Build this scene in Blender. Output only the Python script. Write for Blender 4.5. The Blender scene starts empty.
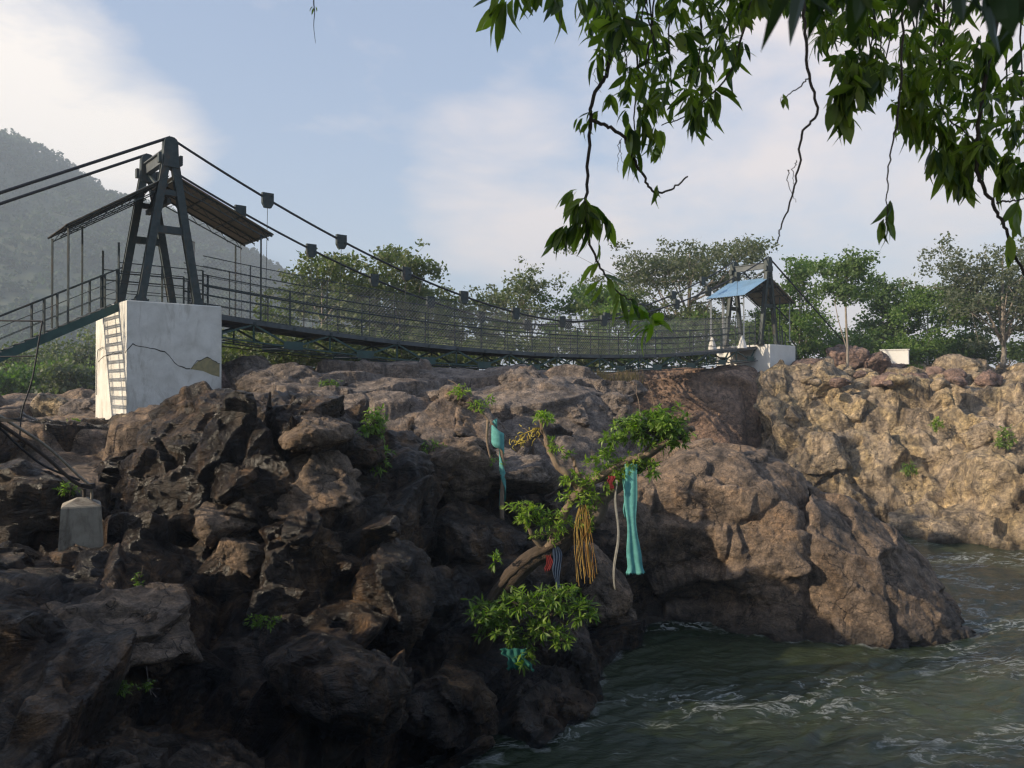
import bpy, math, random
import numpy as np
from mathutils import Vector
R = math.radians
random.seed(7)
rng = np.random.default_rng(11)
scene = bpy.context.scene
COL = scene.collection
F = 790.0; HY = 390.0            # focal length in pixels, horizon row
WZ = -7.0                        # water level (the camera is at z = 0)
PITCH = math.atan((HY-384)/F)

def at(px, py, d):
    """point seen at pixel (px,py) at distance d in front"""
    return np.array([(px-512)/F*d, d, (HY-py)/F*d])

# ------------------------------------------------------------------ noise
def _hash(ix, iy, iz, seed):
    h = (ix.astype(np.int64)*374761393 + iy.astype(np.int64)*668265263 + iz.astype(np.int64)*2147483647 + seed*974634777) & 0xFFFFFFFF
    h = ((h ^ (h >> 13))*1274126177) & 0xFFFFFFFF
    h = ((h ^ (h >> 16))*2246822519) & 0xFFFFFFFF
    return ((h ^ (h >> 15)) & 0xFFFFFF)/float(0x1000000)
def vnoise(p, seed=0):
    i = np.floor(p); f = p-i; f = f*f*(3-2*f); i = i.astype(np.int64)
    out = 0
    for dx in (0,1):
        wx = f[:,0] if dx else 1-f[:,0]
        for dy in (0,1):
            wy = f[:,1] if dy else 1-f[:,1]
            for dz in (0,1):
                wz = f[:,2] if dz else 1-f[:,2]
                out = out + wx*wy*wz*_hash(i[:,0]+dx, i[:,1]+dy, i[:,2]+dz, seed)
    return out*2-1
def fbm(p, octv=4, seed=0, gain=.5):
    a = 1; s = 0; t = 0
    for k in range(octv):
        s = s + a*vnoise(p*(2**k)+k*17.3, seed+k); t += a; a *= gain
    return s/t
def facet(p, scale, seed, slope=1.0, crack=.07, cw=.03):
    """blocky fractured-rock displacement in units of 'scale'"""
    q = p/scale; q0 = q
    w = np.stack([vnoise(q*.7+5, seed+91), vnoise(q*.7+25, seed+92), vnoise(q*.7+45, seed+93)], 1)*.13
    w = w+np.stack([vnoise(q*4+5, seed+94), vnoise(q*4+25, seed+95), vnoise(q*4+45, seed+96)], 1)*.05
    q = q+w
    i = np.floor(q).astype(np.int64)
    b1 = np.full(len(q), 9e9); b2 = np.full(len(q), 9e9)
    cc = np.zeros_like(q); ci = np.zeros_like(i)
    for dx in (-1,0,1):
        for dy in (-1,0,1):
            for dz in (-1,0,1):
                n = i+np.array([dx,dy,dz])
                c = n+np.stack([_hash(n[:,0],n[:,1],n[:,2],seed+k) for k in (1,2,3)], 1)
                d = np.sqrt(((q-c)**4).sum(1))
                m = d < b1
                b2 = np.where(m, b1, np.minimum(b2, d)); b1 = np.where(m, d, b1)
                cc[m] = c[m]; ci[m] = n[m]
    g = np.stack([_hash(ci[:,0],ci[:,1],ci[:,2],seed+k) for k in (11,12,13)], 1)-.5
    o = _hash(ci[:,0],ci[:,1],ci[:,2],seed+14)-.5
    e = np.sqrt(b2)-np.sqrt(b1)
    return (o*.34 + slope*(g*(q0-cc)).sum(1)*1.6 - crack*np.exp(-(e/cw)**1.0))*scale

# ------------------------------------------------------------------ mesh helpers
class MB:
    def __init__(s): s.V = []; s.Fc = []; s.n = 0; s.mi = []
    def add(s, v, f, mi=0):
        v = np.asarray(v, float).reshape(-1,3); f = np.asarray(f, np.int64)
        s.V.append(v); s.Fc.append(f+s.n); s.n += len(v); s.mi.append(mi)
    def box(s, c, size, ax=None, mi=0):
        """c centre, size full lengths, ax 3 axis vectors"""
        ax = np.eye(3) if ax is None else np.asarray(ax, float)
        h = np.asarray(size, float)/2
        v = [np.asarray(c)+ax[0]*h[0]*a+ax[1]*h[1]*b+ax[2]*h[2]*d for a,b,d in
             ((-1,-1,-1),(1,-1,-1),(1,1,-1),(-1,1,-1),(-1,-1,1),(1,-1,1),(1,1,1),(-1,1,1))]
        s.add(v, [[0,3,2,1],[4,5,6,7],[0,1,5,4],[1,2,6,5],[2,3,7,6],[3,0,4,7]], mi)
    def bar(s, a, b, w, h=None, up=(0,0,1), mi=0):
        a = np.asarray(a, float); b = np.asarray(b, float); h = h or w
        d = b-a; L = np.linalg.norm(d); d /= L
        up = np.asarray(up, float)
        x = np.cross(d, up)
        if np.linalg.norm(x) < 1e-3: x = np.cross(d, (1,0,0))
        x /= np.linalg.norm(x); z = np.cross(x, d)
        s.box((a+b)/2, (w, L, h), [x, d, z], mi)
    def tube(s, pts, rad, n=6, mi=0, cap=True):
        pts = np.asarray(pts, float); k = len(pts)
        rad = np.broadcast_to(np.asarray(rad, float), (k,))
        t = np.gradient(pts, axis=0); t /= np.linalg.norm(t, axis=1)[:,None]+1e-9
        ref = np.array([0,0,1.]) if abs(t[0][2]) < .9 else np.array([1.,0,0])
        V = []
        x = np.cross(t[0], ref); x /= np.linalg.norm(x)
        for i in range(k):
            x = x-t[i]*np.dot(x,t[i]); x /= np.linalg.norm(x)+1e-9; y = np.cross(t[i], x)
            a = np.arange(n)*2*math.pi/n
            V.append(pts[i]+rad[i]*(np.cos(a)[:,None]*x+np.sin(a)[:,None]*y))
        V = np.concatenate(V)
        i = np.arange(k-1)[:,None]*n; j = np.arange(n)[None,:]; j2 = (j+1)%n
        f = np.stack([i+j, i+j2, i+n+j2, i+n+j], -1).reshape(-1,4)
        s.add(V, f, mi)
        if cap and n >= 3:
            s.Fc.append(np.array([list(range(n))[::-1]])+s.n-len(V)); s.mi.append(mi)
            s.Fc.append(np.array([list(range(len(V)-n, len(V)))])+s.n-len(V)); s.mi.append(mi)
    def grid(s, P, mi=0):
        r, c = P.shape[:2]
        i = np.arange(r-1)[:,None]*c; j = np.arange(c-1)[None,:]
        f = np.stack([i+j, i+j+1, i+c+j+1, i+c+j], -1).reshape(-1,4)
        s.add(P.reshape(-1,3), f, mi)
    def inst(s, tv, tf, M, O, mi=0):
        """template verts/faces instanced by matrices M (N,3,3) rows=axes and offsets O"""
        tv = np.asarray(tv, float); tf = np.asarray(tf, np.int64); N = len(O)
        V = np.einsum('vk,nkj->nvj', tv, M)+O[:,None,:]
        f = tf[None]+(np.arange(N)*len(tv))[:,None,None]
        s.add(V.reshape(-1,3), f.reshape(-1,tf.shape[1]), mi)
    def build(s, name, mat, parent=None, smooth=False, org=None):
        V = np.concatenate(s.V)
        if org is not None: V = V-np.asarray(org)
        me = bpy.data.meshes.new(name)
        me.vertices.add(len(V)); me.vertices.foreach_set('co', V.astype(np.float32).ravel())
        loops = np.concatenate([f.ravel() for f in s.Fc])
        tot = np.concatenate([np.full(len(f), f.shape[1]) for f in s.Fc])
        me.loops.add(len(loops)); me.loops.foreach_set('vertex_index', loops.astype(np.int32))
        me.polygons.add(len(tot))
        st = np.concatenate([[0], np.cumsum(tot)[:-1]])
        me.polygons.foreach_set('loop_start', st.astype(np.int32))
        mi = np.concatenate([np.full(len(f), m) for f, m in zip(s.Fc, s.mi)])
        me.polygons.foreach_set('material_index', mi.astype(np.int32))
        me.polygons.foreach_set('use_smooth', np.full(len(tot), smooth))
        me.update(calc_edges=True)
        for m in (mat if isinstance(mat, (list,tuple)) else [mat]): me.materials.append(m)
        o = bpy.data.objects.new(name, me); COL.objects.link(o)
        if org is not None and parent is None: o.location = org
        if parent is not None: o.parent = parent
        return o
def tag(o, label=None, cat=None, group=None, kind=None):
    if label: o['label'] = label
    if cat: o['category'] = cat
    if group: o['group'] = group
    if kind: o['kind'] = kind
    return o
def thing(name, label, cat, loc=(0,0,0), group=None):
    o = bpy.data.objects.new(name, None); COL.objects.link(o); o.location = loc
    o.empty_display_size = .2
    return tag(o, label, cat, group)
def copy_tree(o, parent=None):
    c = o.copy(); COL.objects.link(c)
    if parent is not None: c.parent = parent
    for ch in [x for x in bpy.data.objects if x.parent == o]: copy_tree(ch, c)
    return c
def lerp(a, b, t): return np.asarray(a, float)*(1-t)+np.asarray(b, float)*t
def catmull(P, t):
    """P (n,...) control, t in [0,n-1]"""
    n = len(P); i = np.clip(np.floor(t).astype(int), 0, n-2); f = (t-i)
    g = lambda k: P[np.clip(i+k, 0, n-1)]
    sh = (len(t),)+(1,)*(P.ndim-1); f = f.reshape(sh)
    p0,p1,p2,p3 = g(-1),g(0),g(1),g(2)
    return .5*((2*p1)+(-p0+p2)*f+(2*p0-5*p1+4*p2-p3)*f*f+(-p0+3*p1-3*p2+p3)*f**3)
def poly(pts, n):
    P = np.asarray(pts, float); return catmull(P, np.linspace(0, len(P)-1, n))

# ------------------------------------------------------------------ materials
def mat(name, col=(.5,.5,.5), rough=.7, metal=0, spec=.5):
    m = bpy.data.materials.new(name); m.use_nodes = True
    b = m.node_tree.nodes['Principled BSDF']
    b.inputs['Base Color'].default_value = (*col,1); b.inputs['Roughness'].default_value = rough
    b.inputs['Metallic'].default_value = metal; b.inputs['Specular IOR Level'].default_value = spec
    return m, m.node_tree, b
def N(nt, typ, **kw):
    n = nt.nodes.new(typ)
    for k, v in kw.items():
        if k.startswith('i_'):
            n.inputs[k[2:].replace('_',' ')].default_value = v
        else: setattr(n, k, v)
    return n
def ramp(nt, src, stops, interp='LINEAR'):
    r = nt.nodes.new('ShaderNodeValToRGB'); r.color_ramp.interpolation = interp
    e = r.color_ramp.elements
    while len(e) < len(stops): e.new(.5)
    for k, (p, c) in enumerate(stops):
        e[k].position = p; e[k].color = (*c,1) if len(c) == 3 else c
    nt.links.new(src, r.inputs[0]); return r
def mixc(nt, fac, a, b, mode='MIX'):
    m = nt.nodes.new('ShaderNodeMix'); m.data_type = 'RGBA'; m.blend_type = mode
    for k, v in ((0,fac),(6,a),(7,b)):
        if hasattr(v, 'is_linked') or hasattr(v, 'links'): nt.links.new(v, m.inputs[k])
        else: m.inputs[k].default_value = v if k == 0 else (*v,1)
    return m.outputs[2]
def mth(nt, op, a, b=None, clamp=False):
    m = nt.nodes.new('ShaderNodeMath'); m.operation = op; m.use_clamp = clamp
    for k, v in ((0,a),(1,b)):
        if v is None: continue
        if hasattr(v, 'links'): nt.links.new(v, m.inputs[k])
        else: m.inputs[k].default_value = v
    return m.outputs[0]
def noise(nt, vec, scale, detail=4, rough=.55, dist=0, stretch=None):
    if stretch:
        mp = nt.nodes.new('ShaderNodeMapping'); mp.inputs['Scale'].default_value = stretch
        nt.links.new(vec, mp.inputs[0]); vec = mp.outputs[0]
    n = nt.nodes.new('ShaderNodeTexNoise'); n.inputs['Scale'].default_value = scale
    n.inputs['Detail'].default_value = detail; n.inputs['Roughness'].default_value = rough
    n.inputs['Distortion'].default_value = dist
    nt.links.new(vec, n.inputs['Vector']); return n.outputs['Fac']
def varied(name, c1, c2, scale=3, rough=.7, metal=0, bump=.2, stains=None, stretch=None):
    m, nt, b = mat(name, c1, rough, metal)
    tc = nt.nodes.new('ShaderNodeNewGeometry').outputs['Position']
    n1 = noise(nt, tc, scale, 6, .6, .3, stretch)
    r = ramp(nt, n1, [(.35,c1),(.65,c2)])
    c = r.outputs[0]
    if stains:
        n2 = noise(nt, tc, scale*.7, 8, .7, 1.0, (1,1,.35))
        s = ramp(nt, n2, [(.52,(0,0,0)),(.7,(1,1,1))])
        c = mixc(nt, s.outputs[0], c, stains)
    nt.links.new(c, b.inputs['Base Color'])
    if bump:
        bp = nt.nodes.new('ShaderNodeBump'); bp.inputs['Strength'].default_value = bump; bp.inputs['Distance'].default_value = .07 if stretch else .02
        nt.links.new(noise(nt, tc, scale*12, 4), bp.inputs['Height']); nt.links.new(bp.outputs[0], b.inputs['Normal'])
    return m
def rockmat(name, base, alt, dark, warm, darkamt=.5, fine=1.0, wet=False, warmamt=.5, rough=.85):
    """weathered rock: mineral patches, black varnish stains, pale scratches, cracks in the bump"""
    m, nt, b = mat(name, base, rough)
    g = nt.nodes.new('ShaderNodeNewGeometry'); P = g.outputs['Position']
    L = nt.links.new
    big = noise(nt, P, .35, 5, .6, .6)
    c = ramp(nt, big, [(.3,base),(.55,alt),(.75,base)]).outputs[0]
    wn = ramp(nt, noise(nt, P, .55, 6, .65, .8, (1,1,.6)), [(1-warmamt-.08,(0,0,0)),(1-warmamt+.1,(1,1,1))])
    c = mixc(nt, wn.outputs[0], c, warm)
    med = noise(nt, P, 3.2, 8, .7, .4)
    mm = ramp(nt, med, [(.32,(.30,.29,.29)),(.47,(.85,.85,.85)),(.56,(1.15,1.13,1.1)),(.70,(1.9,1.8,1.65))])
    c = mixc(nt, 1.0, c, mm.outputs[0], 'MULTIPLY')
    fn = ramp(nt, noise(nt, P, 22, 6, .75), [(.34,(.5,.5,.5)),(.66,(1.5,1.5,1.5))])
    c = mixc(nt, .8, c, fn.outputs[0], 'MULTIPLY')
    dk = ramp(nt, noise(nt, P, .8, 9, .68, 1.2, (1.4,1.4,.45)), [(1-darkamt-.1,(0,0,0)),(1-darkamt+.07,(1,1,1))])
    c = mixc(nt, mth(nt, 'MULTIPLY', dk.outputs[0], .85), c, dark)
    # hairline joints
    mp = nt.nodes.new('ShaderNodeMapping'); mp.inputs['Scale'].default_value = (.9,.9,1.5); mp.inputs['Rotation'].default_value = (.5,.35,.3)
    nd = N(nt, 'ShaderNodeTexNoise'); nd.inputs['Scale'].default_value = 1.6; nd.inputs['Detail'].default_value = 5
    L(P, nd.inputs['Vector'])
    av = nt.nodes.new('ShaderNodeVectorMath'); av.operation = 'MULTIPLY_ADD'; av.inputs[1].default_value = (1.1,1.1,1.1)
    L(nd.outputs['Color'], av.inputs[0]); L(P, av.inputs[2]); L(av.outputs[0], mp.inputs[0])
    v = nt.nodes.new('ShaderNodeTexVoronoi'); v.feature = 'DISTANCE_TO_EDGE'; v.inputs['Scale'].default_value = .8
    L(mp.outputs[0], v.inputs['Vector'])
    ck = ramp(nt, v.outputs['Distance'], [(0,(0,0,0)),(.018,(1,1,1))])
    patch = ramp(nt, noise(nt, P, .9, 3), [(.42,(1,1,1)),(.55,(0,0,0))])
    ckm = mixc(nt, patch.outputs[0], ck.outputs[0], (1,1,1))
    c = mixc(nt, .75, c, ckm, 'MULTIPLY')
    sx = nt.nodes.new('ShaderNodeSeparateXYZ'); L(P, sx.inputs[0])
    zz = mth(nt, 'ADD', sx.outputs[2], mth(nt, 'MULTIPLY', noise(nt, P, 1.2, 4), 1.0))
    wt = nt.nodes.new('ShaderNodeMapRange'); wt.inputs[1].default_value = WZ+.45; wt.inputs[2].default_value = WZ+1.1
    wt.inputs[3].default_value = 1; wt.inputs[4].default_value = 0; L(zz, wt.inputs[0])
    c = mixc(nt, mth(nt, 'MULTIPLY', wt.outputs[0], .8), c, (.012,.011,.009))
    L(c, b.inputs['Base Color'])
    rr = mth(nt, 'SUBTRACT', rough, mth(nt, 'MULTIPLY', wt.outputs[0], .5))
    if wet: rr = mth(nt, 'SUBTRACT', rr, mth(nt, 'MULTIPLY', dk.outputs[0], .3))
    L(rr, b.inputs['Roughness'])
    h = mth(nt, 'ADD', mth(nt, 'MULTIPLY', noise(nt, P, 2.0, 11, .70, .9, (1,1,1.8)), .85*fine), mth(nt, 'MULTIPLY', ckm, .07))
    h = mth(nt, 'ADD', h, mth(nt, 'MULTIPLY', noise(nt, P, 14, 6, .7), .06*fine))
    for sc_, am_ in ((1.7,.34),(4.5,.13)):
        vc = nt.nodes.new('ShaderNodeTexVoronoi'); vc.feature = 'F1'; vc.inputs['Scale'].default_value = sc_
        L(mp.outputs[0], vc.inputs['Vector'])
        h = mth(nt, 'SUBTRACT', h, mth(nt, 'MULTIPLY', vc.outputs['Distance'], am_*fine))
    bp = nt.nodes.new('ShaderNodeBump'); bp.inputs['Strength'].default_value = 1; bp.inputs['Distance'].default_value = .55
    L(h, bp.inputs['Height']); L(bp.outputs[0], b.inputs['Normal'])
    return m
def leafmat(name, c1, c2, trans=.45, rough=.45, scale=.8, tcol=None):
    m, nt, b = mat(name, c1, rough)
    P = nt.nodes.new('ShaderNodeNewGeometry')
    L = nt.links.new
    n1 = noise(nt, P.outputs['Position'], scale, 3)
    rnd = P.outputs['Random Per Island']
    f = mth(nt, 'ADD', mth(nt, 'MULTIPLY', n1, .6), mth(nt, 'MULTIPLY', rnd, .45))
    r = ramp(nt, f, [(.3,c1),(.7,c2)])
    L(r.outputs[0], b.inputs['Base Color'])
    t = nt.nodes.new('ShaderNodeBsdfTranslucent')
    tc = mixc(nt, 1.0, r.outputs[0], tcol or (1.5,1.9,.6), 'MULTIPLY'); L(tc, t.inputs[0])
    mx = nt.nodes.new('ShaderNodeMixShader'); mx.inputs[0].default_value = trans
    L(b.outputs[0], mx.inputs[1]); L(t.outputs[0], mx.inputs[2])
    L(mx.outputs[0], nt.nodes['Material Output'].inputs['Surface'])
    return m

M = {}
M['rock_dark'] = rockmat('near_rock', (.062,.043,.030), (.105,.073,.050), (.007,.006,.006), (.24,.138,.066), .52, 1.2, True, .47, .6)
M['rock_grey'] = rockmat('grey_rock', (.18,.138,.108), (.24,.195,.165), (.04,.032,.027), (.24,.155,.095), .38, .8, False, .38)
M['rock_mid'] = rockmat('brown_rock', (.155,.112,.08), (.22,.162,.118), (.038,.029,.022), (.26,.165,.095), .40, .6, False, .42)
M['rock_red'] = rockmat('red_rock', (.235,.15,.105), (.30,.20,.145), (.10,.065,.047), (.32,.215,.145), .36, .6, False, .35)
M['rock_far'] = rockmat('ochre_rock', (.29,.222,.155), (.38,.30,.215), (.06,.046,.034), (.48,.36,.20), .44, .7, False, .46)
M['rock_plum'] = rockmat('plum_rock', (.20,.13,.11), (.25,.17,.14), (.09,.06,.05), (.28,.18,.13), .4, .7, False, .3)
M['ground'] = varied('dry_ground', (.16,.12,.08), (.10,.11,.05), .5, .95, 0, .5)
M['hill'] = varied('hill_earth', (.05,.065,.03), (.08,.09,.05), .02, .95, 0, 0)
M['whitewash'] = varied('whitewashed_concrete', (.56,.54,.49), (.72,.70,.65), 1.6, .9, 0, .6, (.36,.33,.27))
M['whiteclean'] = varied('white_painted_concrete', (.66,.64,.60), (.74,.72,.68), 1.2, .85, 0, .2)
M['ochre_patch'] = varied('bare_ochre_masonry', (.36,.30,.15), (.24,.21,.12), 6, .95, 0, .6)
M['concrete'] = varied('weathered_concrete', (.23,.20,.16), (.32,.285,.23), 4, .9, 0, .5, (.11,.09,.07))
M['steel'] = varied('dark_green_steel', (.016,.028,.029), (.036,.052,.053), 5, .6, .1, .1, (.07,.05,.035))
M['tealsteel'] = varied('teal_steel', (.014,.048,.044), (.026,.075,.067), 4, .5, .1, .1, (.03,.05,.045))
M['cable'] = varied('black_cable', (.018,.019,.022), (.03,.03,.034), 8, .55, .3, 0)
M['galv'] = varied('galvanised_steel', (.30,.31,.31), (.45,.45,.44), 9, .5, .5, 0)
M['wire'] = varied('mesh_wire', (.19,.20,.21), (.26,.26,.26), 4, .6, .3, 0)
M['deck'] = varied('deck_plate', (.05,.06,.065), (.09,.10,.105), 3, .6, .2, .1)
M['plank'] = varied('dark_deck_underside', (.012,.018,.03), (.02,.026,.036), 3, .8, 0, .1)
M['blueroof'] = varied('blue_roof_sheet', (.19,.33,.49), (.25,.40,.55), 1.5, .45, .1, 0, (.18,.28,.38))
M['roofunder'] = varied('roof_sheet_underside', (.23,.20,.16), (.30,.26,.21), 2, .7, .2, 0)
M['darkroof'] = varied('weathered_roof_sheet', (.16,.20,.23), (.24,.28,.31), 1.5, .5, .2, 0)
M['crackline'] = mat('crack_dark', (.03,.025,.02), .95)[0]
M['bark'] = varied('brown_bark', (.15,.11,.08), (.24,.19,.14), 5, .9, 0, .8, (.07,.05,.04), (1,1,.4))
M['paletree'] = varied('pale_bark', (.36,.27,.19), (.24,.17,.12), 6, .9, 0, .8, (.12,.08,.06), (1,1,.5))
M['darkbark'] = varied('dark_twig_bark', (.04,.032,.028), (.08,.06,.05), 12, .85, 0, .5)
M['darkbark2'] = varied('dark_rough_bark', (.07,.05,.035), (.12,.085,.06), 4, .95, 0, 1.0, (.03,.022,.018), (1,1,.4))
M['far_bark'] = varied('grey_bark', (.20,.17,.14), (.28,.24,.20), 3, .9, 0, 0)
M['leaf_near'] = leafmat('hanging_leaf', (.036,.074,.016), (.24,.30,.05), .45, .35, 2.5)
M['leaf_dark'] = leafmat('near_dark_leaf', (.012,.03,.010), (.035,.065,.016), .35, .4, 2.5)
M['leaf_lime'] = leafmat('lime_leaf', (.11,.20,.022), (.26,.34,.05), .45, .4, 3)
M['leaf_bush'] = leafmat('rock_shrub_leaf', (.07,.13,.02), (.18,.27,.04), .4, .45, 3)
M['leaf_a'] = leafmat('olive_foliage', (.06,.08,.03), (.12,.14,.055), .35, .6, .3)
M['leaf_b'] = leafmat('green_foliage', (.05,.095,.024), (.10,.155,.045), .4, .6, .3)
M['leaf_c'] = leafmat('bright_foliage', (.07,.13,.028), (.14,.21,.05), .45, .6, .3)
M['leaf_d'] = leafmat('grey_foliage', (.06,.075,.042), (.11,.125,.075), .35, .6, .3)
M['forest'] = leafmat('hill_forest', (.022,.042,.026), (.048,.075,.038), .2, .9, .012)
M['drygrass'] = leafmat('dry_grass', (.16,.13,.06), (.26,.20,.10), .3, .8, 1)
def cloth(name, a, b, tr=.3):
    return leafmat(name, tuple(x*.75 for x in a), tuple(min(1,x*1.15+.02) for x in b), tr, .9, 9, (1,1,1))
M['teal'] = cloth('teal_cloth', (.10,.36,.34), (.14,.44,.42))
M['cream'] = cloth('cream_cloth', (.36,.34,.28), (.5,.47,.4))
M['orange'] = cloth('orange_cloth', (.42,.20,.03), (.40,.28,.07))
M['navy'] = cloth('navy_cloth', (.015,.03,.07), (.03,.06,.12))
M['red'] = cloth('red_cloth', (.30,.02,.02), (.2,.015,.015))
M['yellow'] = cloth('yellow_cloth', (.5,.36,.04), (.55,.45,.10))
M['seagreen'] = cloth('sea_green_cloth', (.015,.13,.095), (.02,.17,.13))
M['litter'] = varied('faded_plastic', (.55,.35,.3), (.6,.55,.5), 14, .6, 0, 0)

# ------------------------------------------------------------------ world
SUN_AZ = (-.93, -.36); SUN_EL = 23.0
w = bpy.data.worlds.new('World'); scene.world = w; w.use_nodes = True
nt = w.node_tree; bg = nt.nodes['Background']
sky = nt.nodes.new('ShaderNodeTexSky'); sky.sky_type = 'NISHITA'; sky.sun_disc = False
sky.sun_elevation = R(SUN_EL); sky.sun_rotation = math.atan2(SUN_AZ[0], SUN_AZ[1])
sky.air_density = 1.0; sky.dust_density = 2.2; sky.ozone_density = 1.6; sky.altitude = 100
tc = nt.nodes.new('ShaderNodeTexCoord').outputs['Generated']
def dirmask(px, py, inner, outer):
    v = Vector(at(px, py, 1)).normalized()
    d = nt.nodes.new('ShaderNodeVectorMath'); d.operation = 'DOT_PRODUCT'; d.inputs[1].default_value = v
    nt.links.new(tc, d.inputs[0])
    mr = nt.nodes.new('ShaderNodeMapRange'); mr.interpolation_type = 'SMOOTHSTEP'
    mr.inputs[1].default_value = math.cos(R(outer)); mr.inputs[2].default_value = math.cos(R(inner))
    nt.links.new(d.outputs['Value'], mr.inputs[0]); return mr.outputs[0]
cn = noise(nt, tc, 3.2, 7, .55, .3, (1,1,2.6))
cn2 = noise(nt, tc, 9, 8, .6, .5, (1,1,2.2))
CL = mth(nt, 'ADD', mth(nt, 'MULTIPLY', cn, .75), mth(nt, 'MULTIPLY', cn2, .25))
m1 = mth(nt, 'MAXIMUM', dirmask(0, 90, 0, 11), dirmask(95, 160, 0, 9))
m2 = dirmask(820, 190, 6, 24)
m3 = dirmask(520, 190, 1, 10)
m4 = dirmask(700, 250, 4, 22)
ms = mth(nt, 'MAXIMUM', mth(nt, 'MAXIMUM', m1, mth(nt, 'MULTIPLY', m2, .7)), mth(nt, 'MAXIMUM', mth(nt, 'MULTIPLY', m3, .62), mth(nt, 'MULTIPLY', m4, .5)))
cv = mth(nt, 'ADD', CL, mth(nt, 'MULTIPLY', ms, .33))
cr = ramp(nt, cv, [(.56,(0,0,0)),(.82,(1,1,1))])
ccol = mixc(nt, m1, (5.6,4.85,4.6), (7.0,6.3,5.6))
veil = mixc(nt, .35, sky.outputs[0], (2.7,3.4,4.9))
fin = mixc(nt, mth(nt, 'MULTIPLY', cr.outputs[0], .9), veil, ccol)
nt.links.new(fin, bg.inputs[0]); bg.inputs[1].default_value = .125
sl = bpy.data.lights.new('sun', 'SUN'); sl.energy = 5.0; sl.angle = R(.6); sl.color = (1,.84,.62)
so = bpy.data.objects.new('sun', sl); COL.objects.link(so)
sd = Vector((SUN_AZ[0]*math.cos(R(SUN_EL)), SUN_AZ[1]*math.cos(R(SUN_EL)), math.sin(R(SUN_EL))))
so.rotation_euler = sd.to_track_quat('Z','Y').to_euler()

# ------------------------------------------------------------------ camera
cam = bpy.data.cameras.new('camera'); co = bpy.data.objects.new('camera', cam); COL.objects.link(co)
cam.sensor_width = 36; cam.lens = F/1024*36; cam.clip_end = 3000; cam.clip_start = .05
co.location = (0,0,0); co.rotation_euler = (math.pi/2+PITCH, 0, 0); scene.camera = co
cam.dof.use_dof = True; cam.dof.focus_distance = 14; cam.dof.aperture_fstop = 2.6; cam.dof.aperture_fstop = 5.0
scene.view_settings.view_transform = 'Standard'; scene.view_settings.look = 'None'
scene.view_settings.exposure = 0.66; scene.view_settings.gamma = 1

# ------------------------------------------------------------------ ground, river bed
def sstep(a, b, x):
    t = np.clip((x-a)/(b-a), 0, 1); return t*t*(3-2*t)
def gz(x, y):
    """valley floor: river bed under the rocks, plateaus beyond them"""
    pl = -2.2+2.6*sstep(-14, 0, x+.12*(y-28))*sstep(30, 44, y)          # left shelf .. scrub behind the bridge
    pl = pl+1.0*sstep(50, 60, y)*sstep(-6, 12, x)+.35*np.sin(x*.13)*np.cos(y*.11)*sstep(55, 80, y)
    far = np.interp(x, [-60,-34,-20,-8,2,9,16,60], [21,22,23,40,50,53,54,54])
    bed = -9.5*sstep(3, 7, y)-1.8*(1-sstep(3, 7, y))
    bed = np.where(x < -14, np.maximum(bed, -6.0+0*x), bed)
    t = sstep(-1.5, 2.5, y-far)
    return bed*(1-t)+pl*t
def nu(a, b, fine0, fine1, sf, sc):
    out = [fine0]; s = sf
    x = fine0
    while x < fine1: x += sf; out.append(x)
    s = sf
    while out[-1] < b: s = min(s*1.12, sc); out.append(out[-1]+s)
    s = sf; pre = [fine0]
    while pre[-1] > a: s = min(s*1.12, sc); pre.append(pre[-1]-s)
    return np.array(pre[:0:-1]+out)
gx = nu(-1100, 1100, -34, 45, .8, 40); gy = nu(-150, 1250, -6, 75, .8, 40)
GX, GY = np.meshgrid(gx, gy)
GZ = gz(GX, GY)
pp = np.stack([GX.ravel(), GY.ravel(), GZ.ravel()*0], 1)
GZ = GZ+ (fbm(pp*.4, 3, 3)*.25).reshape(GZ.shape)
mb = MB(); mb.grid(np.stack([GX, GY, GZ], -1))
tag(mb.build('ground', M['ground'], smooth=True), kind='structure')
def ground_z(x, y): return float(gz(np.array([x],float), np.array([y],float))[0])

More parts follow.
